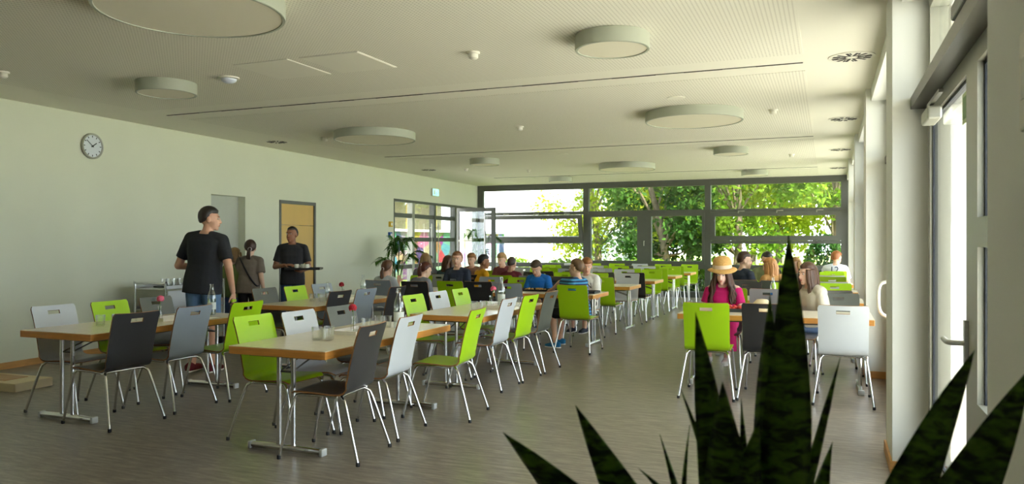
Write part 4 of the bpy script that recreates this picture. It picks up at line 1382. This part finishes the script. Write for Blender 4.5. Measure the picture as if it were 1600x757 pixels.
    if hair in ('long', 'wavy'):
        L = .30 if hair == 'long' else .34
        for kk in range(30 if hair == 'long' else 46):
            az = R(rng.uniform(150, 390)) if kk % 3 else R(rng.choice((rng.uniform(140, 175), rng.uniform(5, 40))))
            bx, by = .078 * math.cos(az), .088 * math.sin(az)
            wv = .018 if hair == 'wavy' else .006
            pts = [HP(bx * .9, by * .9 - .01, .05), HP(bx * 1.12, by * 1.08 - .012, -.03)]
            for zz in (1, 2, 3, 4):
                u = zz / 4
                q = HP(bx * (1.15 + (.25 if hair == 'long' else .75) * u), by * (1.05 + .15 * u) - .012 - .02 * u, -.03) + Vector((rng.uniform(-wv, wv), rng.uniform(-wv, wv), -L * u * s * rng.uniform(.9, 1.05)))
                pts.append(q)
            pp = bez(pts, 3)
            lk.tube(pp, [((.020 if hair == 'long' else .023) * hs) * (1 - .6 * (i / len(pp)) ** 2) for i in range(len(pp))], 6)
    if hair in ('pony', 'pony_low'):
        z0 = .04 if hair == 'pony' else -.03
        b0 = HP(0, -.105, z0)
        lk.ell(b0, (.03 * hs, .03 * hs, .03 * hs))
        for kk in range(9):
            ox = rng.uniform(-.028, .028)
            pp = bez([b0, b0 + Vector((ox * .6, -.035, -.05)) * s, b0 + Vector((ox, -.035 + rng.uniform(-.01, .01), -.14)) * s, b0 + Vector((ox * .8, -.01, -.24)) * s], 4)
            lk.tube(pp, [.018 * hs * (1 - .55 * (i / len(pp)) ** 2) for i in range(len(pp))], 6)
        bd = MB().tube([b0 + Rh @ Vector((.022 * math.cos(a), -.012, .022 * math.sin(a))) * hs for a in np.linspace(0, 6.283, 12, endpoint=False)], .007 * hs, 6, closed=True)
        bd.build('hair_tie', cloth((214, 206, 214)), ho, smooth=True)
    if hair == 'bob':
        for kk in range(22):
            az = R(rng.uniform(150, 390))
            bx, by = .08 * math.cos(az), .09 * math.sin(az)
            pp = bez([HP(bx * .9, by * .9 - .01, .05), HP(bx * 1.15, by * 1.1 - .012, -.03), HP(bx * 1.15, by * 1.1 - .012, -.11)], 4)
            lk.tube(pp, [.022 * hs * (1 - .4 * i / len(pp)) for i in range(len(pp))], 6)
    if lk.v:
        lk.build('locks', hm, ho, smooth=True)
    # face
    if face:
        for q in (-1, 1):
            ey = MB().ell(HP(q * .030, .0765, .004), (.0125 * hs, .008 * hs, .0075 * hs), Rh, 10, 7).build('eye', M['eyewhite'], t, smooth=True)
            MB().ell(HP(q * .030, .0835, .004), (.0056 * hs, .003 * hs, .0056 * hs), Rh, 8, 5).build('iris', M['iris'], ey, smooth=True)
            MB().cap_(HP(q * .016, .0875, .024), .0035 * hs, HP(q * .046, .079, .026), .0028 * hs, 6).build('eyebrow', hm, t, smooth=True)
        MB().ell(HP(0, .0885, -.060), (.021 * hs, .006 * hs, .004 * hs), Rh, 10, 5).ell(HP(0, .087, -.068), (.017 * hs, .006 * hs, .0045 * hs), Rh, 10, 5).build('mouth', M['lips'], t, smooth=True)
    return t, dict(HP=HP, P=P, Rh=Rh, hs=hs, s=s, Rt=Rt, joints=joints, pel=pel, hair=ho)


def text_on(t, body, size, loc, rot, m, name='print', ext=0.002):
    cu = bpy.data.curves.new('txt', 'FONT'); cu.body = body; cu.size = size; cu.align_x = 'CENTER'; cu.align_y = 'CENTER'; cu.extrude = ext
    o = bpy.data.objects.new('txt', cu); col.objects.link(o)
    me = bpy.data.meshes.new_from_object(o.evaluated_get(bpy.context.evaluated_depsgraph_get()))
    bpy.data.objects.remove(o)
    me.materials.clear(); me.materials.append(m)
    p = put(name, me, t, loc, rot)
    return p


# tall man in black, back to the viewer
rz = R(12)
man, I = person('tall man in black t-shirt and denim shorts, back turned, looking right', -6.38, 6.55, rz, 1.09, sit=False, lean=2, side=4, head=(0, 0, -62), skinc=(214, 164, 136), hairc=(34, 27, 24), hair='short', shirt=(34, 36, 42), pants=(98, 128, 164), leg='short', shoe=(110, 30, 40), girth=1.10, voxel=.0075,
       arms={1: ((.30, -.05, .15), (.30, .06, -.09), (1, 0, 0)), -1: ((-.29, .0, .13), (-.20, .23, .12), (-.3, 0, 1))})
wr = I['joints'][1][2]
ph = MB().box(-.012, .012, -.02, .06, -.115, -.085, bev=.005).build('lime_card', M['green'], man, loc=wr)
# man holding a tray
man2, I = person('man in black t-shirt holding a tray in front of the wooden door', -7.50, 9.50, R(-152), 0.995, sit=False, lean=0, head=(2, 0, -22), skinc=(150, 100, 72), hairc=(26, 21, 19), hair='buzz', shirt=(36, 36, 40), pants=(58, 82, 122), leg='long', shoe=(60, 60, 62), girth=1.04, voxel=.0075,
       arms={1: ((.255, .02, .14), (.07, .25, .17), (0, .3, 1), (-.9, .35, .1)), -1: ((-.25, .03, .13), (-.17, .30, .085), (0, 0, -1), (.2, 1, 0))})
t = thing('black_tray', 'black serving tray carried by the man at the wooden door', 'tray', man2.matrix_basis @ Vector((-0.24, 0.42, 1.035)), man2.rotation_euler.z)
MB().box(-.25, .25, -.17, .17, 0, .012, bev=.004).build('base', M['blackp'], t)
MB().box(-.25, .25, -.17, -.155, .012, .03).box(-.25, .25, .155, .17, .012, .03).box(-.25, -.235, -.155, .155, .012, .03).box(.235, .25, -.155, .155, .012, .03).build('rim', M['blackp'], t)
for k, q in enumerate(((0.02, .0), (.10, .03), (-.05, .06))):
    u = thing('cup', ['left', 'middle', 'right'][k] + ' white cup on the carried tray', 'cup', t.matrix_basis @ Vector((q[0], q[1], .0125)), 0, 'cups on the carried tray')
    MB().lathe([(.022, 0), (.03, .01), (.034, .07), (.031, .07), (.027, .012)], 16).build('cup_body', M['ivory'], u, smooth=True)
    MB().tube(bez([(.03, 0, .055), (.055, 0, .05), (.052, 0, .025), (.029, 0, .02)], 4), .004, 6).build('handle', M['ivory'], u)
# two children at the wall
ch1, I = person('child in brown t-shirt with shoulder strap standing by the wall', floor_at(388, 8.8), 8.8, R(15), 0.865, sit=False, head=(-4, 0, 22), skinc=(214, 176, 148), hairc=(56, 34, 26), hair='pony_low', shirt=(112, 100, 88), pants=(24, 24, 28), leg='long', shoe=(150, 40, 60), voxel=.009, baggy=.015, face=False,
       arms={-1: ((-.22, .02, .16), (-.18, .24, .16)), 1: ((.23, -.02, .14), (.24, .08, -.08), (1, 0, 0))})
P = I['P']
MB().tube(bez([P(-.13, -.10, .46), P(-.02, -.15, .30), P(.10, -.15, .12), P(.18, -.06, .0), P(.12, .14, .10), P(-.08, .15, .36), P(-.13, 0, .485)], 5), .012, 6).build('shoulder_strap', cloth((30, 28, 30)), ch1)
ch2, I = person('child in green top half hidden behind the tall man', floor_at(362, 8.75), 8.75, R(5), 0.79, sit=False, head=(0, 0, 10), skinc=(214, 176, 148), hairc=(128, 96, 54), hair='bob', shirt=(98, 116, 58), pants=(70, 90, 120), leg='long', shoe=(90, 70, 70), voxel=.010, face=False)

TB = {q: ((q * .22, .14, .13), (q * .10, .37, .155)) for q in (-1, 1)}
NS, FS = 0.0, R(180)
XA = floor_at
PP = person
PP('girl with ponytail in light grey t-shirt sitting on a grey chair', XA(602, 9.80), 9.78, R(-4), 0.83, head=(-6, 0, -5), hairc=(92, 60, 38), hair='pony_low', shirt=(186, 190, 192), face=False, baggy=.01,
   arms={1: ((.22, .14, .16), (.16, .20, .40)), -1: TB[-1]})
PP('girl with long auburn ponytail in grey top leaning forward', XA(655, 9.85), 9.80, R(-14), 0.83, lean=16, head=(-14, 0, -18), hairc=(86, 42, 28), hair='pony', shirt=(128, 132, 142), face=False)
PP('girl with long straight blond hair seen from behind', XA(666, 11.85), 11.82, R(20), 0.93, head=(0, 0, 20), hairc=(150, 118, 78), hair='long', shirt=(120, 118, 122), face=False, voxel=.012)
PP('girl with brown hair sitting left of the woman in navy', XA(697, 11.9), 11.88, R(-10), 0.88, head=(-5, 0, -10), hairc=(88, 58, 38), hair='long', shirt=(70, 96, 110), face=False, voxel=.012)
wo, I = PP('woman in navy t-shirt facing the viewer with tied back hair', XA(718, 11.15), 11.15, R(178), 1.0, lean=12, head=(8, 0, 14), skinc=(220, 176, 152), hairc=(130, 84, 50), hair='pony_low', shirt=(44, 52, 70), arms={1: TB[1], -1: TB[-1]}, voxel=.008)
MB().box(-.05, .05, 0, .02, -.045, .045, bev=.004).build('shirt_print', cloth((130, 136, 140), .4), wo, loc=I['P'](.02, .137, .30), rot=(R(-12), 0, 0))
PP('boy with black hair in yellow t-shirt turned right', XA(752, 11.9), 11.86, R(-40), 0.90, head=(0, 0, -25), skinc=(170, 118, 86), hairc=(18, 15, 14), hair='short', shirt=(232, 170, 20), face=True, voxel=.011)
PP('fair haired child half hidden behind the boy in yellow', XA(737, 13.2), 13.25, FS, 0.90, hairc=(150, 104, 62), hair='fringe', shirt=(150, 110, 90), voxel=.012)
PP('blond boy facing the viewer beside the boy in maroon', XA(786, 13.15), 13.20, R(172), 0.92, head=(-8, 0, 0), hairc=(176, 138, 92), hair='fringe', shirt=(120, 60, 66), voxel=.011)
PP('boy with cropped hair in maroon t-shirt seen from behind', XA(798, 11.9), 11.88, R(-6), 0.86, hairc=(66, 52, 44), hair='buzz', shirt=(110, 36, 50), skinc=(196, 150, 124), face=False, voxel=.011, girth=1.1)
PP('boy in bright blue t-shirt looking down at a black tray', XA(844, 11.12), 11.14, R(178), 0.86, lean=17, head=(-18, 0, 0), skinc=(216, 170, 142), hairc=(72, 56, 42), hair='fringe', shirt=(26, 110, 196), voxel=.008, baggy=.01, pants=(40, 50, 80), leg='short', shoe=(60, 90, 170),
   arms={q: ((q * .25, .15, .13), (q * .11, .33, .135)) for q in (-1, 1)})


def stripe_material():
    m = bpy.data.materials.new('striped_jersey')
    m.use_nodes = True
    nt = m.node_tree
    b = nt.nodes['Principled BSDF']; b.inputs['Roughness'].default_value = .85
    tc = nt.nodes.new('ShaderNodeTexCoord'); w_ = nt.nodes.new('ShaderNodeTexWave'); w_.bands_direction = 'Z'; w_.inputs['Scale'].default_value = 7.5
    rp = nt.nodes.new('ShaderNodeValToRGB'); rp.color_ramp.interpolation = 'CONSTANT'
    rp.color_ramp.elements[0].color = srgb(28, 52, 92); rp.color_ramp.elements[1].position = .5; rp.color_ramp.elements[1].color = srgb(70, 150, 200)
    nt.links.new(tc.outputs['Object'], w_.inputs['Vector']); nt.links.new(w_.outputs['Color'], rp.inputs[0]); nt.links.new(rp.outputs[0], b.inputs['Base Color'])
    return m


PP('boy in blue striped t-shirt sitting sideways with his arm on the table', -3.06, 9.74, R(74), 0.88, lean=6, head=(6, 0, 6), skinc=(222, 176, 148), hairc=(110, 82, 54), hair='short', shirt=(40, 90, 150), stripes=stripe_material(), pants=(28, 28, 34), leg='short', shoe=(30, 110, 160), voxel=.008, baggy=.01,
   arms={1: ((.22, .20, .30), (.20, .44, .31)), -1: ((.0, .32, .45), (.16, .58, .36))}, legs={1: ((.10, .34, .48), (.16, .40, .10)), -1: ((-.10, .34, .48), (-.10, .30, .09))})
wt, I = PP('boy in white t-shirt with black letters at the table end', XA(919, 11.12), 11.12, R(172), 0.88, lean=12, head=(-4, 0, 28), skinc=(220, 172, 144), hairc=(150, 96, 50), hair='fringe', shirt=(232, 230, 222), pants=(34, 34, 38), leg='short', shoe=(40, 44, 60), voxel=.008, baggy=.015, arms=TB)
text_on(wt, 'ON', 0.12, I['P'](-.05, .166, .34), (R(90 + 12), 0, R(180)), M['seal'], 'chest_letters')

# girl with the straw hat
hg, I = PP('girl in magenta dress and straw hat looking down at her lunch tray', XA(1131, 9.0), 9.02, R(176), 0.90, lean=10, head=(-12, 0, 0), skinc=(238, 198, 178), hairc=(74, 44, 30), hair='wavy', shirt=(206, 24, 112), skirt=(206, 24, 112), off_shoulder=True, shoe=(236, 234, 230), voxel=.0075,
   arms={q: ((q * .25, .10, .14), (q * .09, .34, .145)) for q in (-1, 1)})
MB().tube([I['joints'][-1][2] + Vector((.03 * math.cos(a), -.01, .03 * math.sin(a))) for a in np.linspace(0, 6.283, 14, endpoint=False)], .006, 6, closed=True).build('wrist_band', M['seal'], hg)
ht = thing('straw_hat', 'straw sun hat with pale band on the girl in magenta', 'hat', (0, 0, 0))
Mh = hg.matrix_basis @ (Matrix.Translation(I['HP'](0, -.026, .070)) @ (I['Rh'] @ Euler((R(8), 0, 0)).to_matrix()).to_4x4())
ht.matrix_world = Mh
straw = mat('straw', srgb(214, 166, 96), .75, var=.15, scale=40, bump=.6, stretch=(1, 1, 4))
cr = [(.105, -.012), (.104, .03), (.098, .075), (.08, .105), (.045, .12), (.003, .123)]
MB().lathe(cr, 32, cap=False).build('crown', straw, ht, smooth=True)
rs = []
for r, z in ((.102, -.012), (.125, -.018), (.145, -.026), (.162, -.038), (.163, -.044), (.145, -.033), (.125, -.025), (.102, -.02)):
    rs.append([(r * math.cos(a), r * math.sin(a), z + .012 * math.sin(2 * a + .6) * (r - .1) / .07) for a in np.linspace(0, 2 * math.pi, 36, endpoint=False)])
MB().rings(rs, closed=True, cap=False).build('brim', straw, ht, smooth=True)
MB().lathe([(.1065, -.012), (.1065, .03)], 32, cap=False).build('hat_band', cloth((232, 206, 180)), ht, smooth=True)

PP('girl with long brown hair in cream hoodie leaning left over the table', -0.10, 8.98, R(128), 0.92, lean=18, head=(6, 0, 4), skinc=(224, 180, 156), hairc=(82, 56, 40), hair='long', shirt=(204, 196, 178), sleeve='long', baggy=.022, pants=(90, 110, 140), voxel=.0075,
   arms={1: ((.26, .10, .12), (.10, .30, .13)), -1: ((-.24, .10, .12), (-.14, .33, .14))})
PP('boy in navy jacket with pale stripes turned right', XA(1157, 11.9), 11.88, R(-42), 1.0, head=(0, 0, -36), hairc=(70, 46, 34), hair='short', shirt=(38, 46, 60), sleeve='long', voxel=.010, baggy=.01)
PP('person with dark hair in olive top behind the blond girl', XA(1198, 13.3), 13.3, R(186), 1.0, lean=10, head=(-10, 0, 0), hairc=(40, 30, 26), hair='pony_low', shirt=(120, 128, 88), sleeve='long', voxel=.011)
PP('girl with long strawberry blond hair turned left', XA(1212, 11.85), 11.84, R(36), 0.90, lean=12, head=(-8, 0, 36), hairc=(188, 132, 76), hair='long', shirt=(190, 140, 80), voxel=.010)
PP('blond child hidden behind the tall plant leaf', XA(1246, 13.3), 13.3, R(150), 0.86, hairc=(180, 140, 90), hair='long', shirt=(150, 150, 150), voxel=.012)
jb, I = PP('boy in white number jersey seen from behind by the last pillar', XA(1305, 15.95), 15.98, R(-8), 0.95, head=(0, 0, -35), hairc=(150, 92, 50), hair='fringe', shirt=(226, 228, 236), voxel=.011, baggy=.015, girth=1.05)
text_on(jb, '12', 0.17, I['P'](0, -.160, .37), (R(90 - 8), 0, 0), mat('jersey_navy', srgb(40, 44, 80), .7), 'jersey_number')
# ------------------------------------------------------------------ plants
# palms
M['palm'] = leaf_mat('palm_leaf', srgb(38, 72, 26), srgb(84, 124, 48), 0.25, 3.0)
M['palmstem'] = mat('palm_stem', srgb(96, 110, 56), 0.6, var=.2)
M['pot'] = mat('planter_grey', srgb(92, 94, 92), 0.6, var=.05)
M['soil'] = mat('soil', srgb(50, 40, 32), 0.95, var=.3, scale=30)


def palm(label, x, y, fr, h0, sd):
    rng = random.Random(sd)
    t = thing('potted_palm', label, 'plant', (x, y, 0))
    p = MB().lathe([(.15, 0), (.17, .01), (.21, .40), (.20, .41), (.19, .36)], 28).build('planter', M['pot'], t, smooth=True, angle=40)
    MB().lathe([(.19, .34), (.19, .365), (.01, .37)], 20).build('soil', M['soil'], p)
    for k in range(fr):
        az = k * 2.399 + rng.uniform(-.3, .3)
        reach = rng.uniform(.40, .70)
        hh = h0 * rng.uniform(.5, 1.05)
        d = Vector((math.cos(az), math.sin(az), 0))
        if d.x < -.25: reach *= .30
        if sd == 5 and d.y > .1: reach *= .4
        pts = bez([Vector((0, 0, .36)) + d * .04, Vector((0, 0, .36 + hh * .55)) + d * .12, Vector((0, 0, .36 + hh * .9)) + d * reach * .55, Vector((0, 0, .36 + hh * .82)) + d * reach], 6)
        f = MB().tube(pts, [.011 * (1 - .7 * i / len(pts)) for i in range(len(pts))], 6)
        fo = f.build('frond', M['palmstem'], t, smooth=True)
        lf = MB()
        side = d.cross(Vector((0, 0, 1)))
        n0 = int(len(pts) * .45)
        for i in range(n0, len(pts)):
            for sub in (0, .5):
                if i + 1 < len(pts): q = pts[i].lerp(pts[i + 1], sub)
                else: q = pts[i]
                u = (i + sub - n0) / (len(pts) - n0)
                tg = (pts[min(i + 1, len(pts) - 1)] - pts[i - 1]).normalized()
                L = .24 * (1 - .55 * abs(u - .35))
                for sg in (-1, 1):
                    dr_ = (side * sg * .8 + tg * .75 - Vector((0, 0, .25))).normalized()
                    e = q + dr_ * L
                    mid = q.lerp(e, .45) + Vector((0, 0, .02))
                    wv = tg.cross(dr_).cross(dr_).normalized() * .012
                    lf.add([q, mid + wv, e - Vector((0, 0, .05)), mid - wv], [(0, 1, 2, 3)])
        lf.build('leaflets', M['palm'], fo)
    return t


palm('tall potted palm against the left wall by the glazed screen', floor_at(618, 14.2) + .1, 14.1, 10, 1.28, 3)
palm('potted palm in the far left corner behind the open door', floor_at(748, 19.3), 19.3, 9, 1.5, 5)

# snake plant in the foreground
def snake_material():
    m = bpy.data.materials.new('snake_plant_leaf')
    m.use_nodes = True
    nt = m.node_tree
    b = nt.nodes['Principled BSDF']; b.inputs['Roughness'].default_value = .6; b.inputs['Specular IOR Level'].default_value = .25
    tc = nt.nodes.new('ShaderNodeTexCoord'); mp = nt.nodes.new('ShaderNodeMapping'); mp.inputs['Scale'].default_value = (1, 1, 2.2)
    n = nt.nodes.new('ShaderNodeTexNoise'); n.inputs['Scale'].default_value = 30; n.inputs['Detail'].default_value = 3; n.inputs['Distortion'].default_value = .6
    rp = nt.nodes.new('ShaderNodeValToRGB')
    rp.color_ramp.elements[0].position = .40; rp.color_ramp.elements[0].color = srgb(24, 44, 16)
    rp.color_ramp.elements[1].position = .60; rp.color_ramp.elements[1].color = srgb(82, 118, 34)
    nt.links.new(tc.outputs['Object'], mp.inputs[0]); nt.links.new(mp.outputs[0], n.inputs['Vector']); nt.links.new(n.outputs[0], rp.inputs[0]); nt.links.new(rp.outputs[0], b.inputs['Base Color'])
    return m


M['snake'] = snake_material()
base = at(1200, 1157, 1.32)
sp = thing('snake_plant', 'tall snake plant with mottled dark green leaves in the foreground', 'plant', (base.x, base.y, 0))
pl = MB().lathe([(.17, 0), (.19, .01), (.22, .58), (.21, .59), (.20, .54)], 32).build('planter', M['pot'], sp, smooth=True, angle=40)
MB().lathe([(.20, .52), (.20, .545), (.01, .55)], 24).build('soil', M['soil'], pl)
view = Vector((base.x, base.y, 0)).normalized()
LV = [  # tip px, py; crossing px at the lower frame edge; width px; distance; turn of the blade
    (1232, 366, 1242, 72, 1.28, 10), (1203, 458, 1200, 54, 1.36, -25), (1087, 488, 1128, 58, 1.30, 30), (1129, 596, 1132, 92, 1.26, -10), (899, 633, 962, 66, 1.34, 15),
    (786, 676, 868, 84, 1.30, -10), (1031, 679, 1056, 20, 1.42, 40), (1078, 664, 1064, 16, 1.40, -40), (996, 731, 1030, 26, 1.38, 20), (1063, 606, 1118, 24, 1.42, -35),
    (1313, 558, 1262, 22, 1.40, 30), (1301, 690, 1282, 44, 1.34, -30), (1523, 547, 1424, 76, 1.22, 10), (1612, 572, 1522, 92, 1.16, -15), (1592, 655, 1556, 30, 1.22, 40),
    (1158, 622, 1166, 22, 1.44, 30), (1186, 655, 1164, 74, 1.22, 15), (1218, 420, 1214, 34, 1.33, -50)]
rngp = random.Random(4)
for (tx_, ty_, ex_, wd, d, tw) in LV:
    tip = at(tx_, ty_, d)
    mid = at(ex_, 757, d)
    z0 = .53
    off = Vector((rngp.uniform(-.09, .09), rngp.uniform(-.09, .09), 0))
    b0 = Vector((base.x, base.y, z0)) + off
    kf = min(3.2, (tip.z - (z0 + .35 * (tip.z - z0))) / max(.01, tip.z - mid.z))
    ct = tip + (mid - tip) * kf
    pts = [b0 * (1 - q) ** 2 + ct * (2 * q * (1 - q)) + tip * q * q for q in [i / 26 for i in range(27)]]
    n = len(pts)
    w0 = wd * d / FPX / 2
    mb = MB()
    rs = []
    al = [0.0]
    for i in range(1, n):
        al.append(al[-1] + (pts[i] - pts[i - 1]).length)
    for i, p in enumerate(pts):
        u = al[i] / al[-1]
        tg = (pts[min(i + 1, n - 1)] - pts[max(i - 1, 0)]).normalized()
        sd = Matrix.Rotation(R(tw), 3, tg) @ view.cross(tg).normalized()
        nm = tg.cross(sd)
        wv = w0 * (0.62 + .38 * math.sin(min(1, u / .55) * math.pi / 2)) * max(.006, math.sin(math.pi / 2 * min(1, (1 - u) / .36)))
        wv *= 1 + .05 * math.sin(u * 17 + tw)
        th = .0035 * (1 - .7 * u)
        fold = wv * .16
        ring = [p - sd * wv + nm * fold, p - sd * wv * .5 + nm * (fold * .35 + th * .6), p + nm * th, p + sd * wv * .5 + nm * (fold * .35 + th * .6), p + sd * wv + nm * fold,
                p + sd * wv * .5 + nm * (fold * .35 - th * .6), p - nm * th, p - sd * wv * .5 + nm * (fold * .35 - th * .6)]
        rs.append([q - Vector((base.x, base.y, 0)) for q in ring])
    mb.rings(rs).build('leaf', M['snake'], sp, smooth=True)
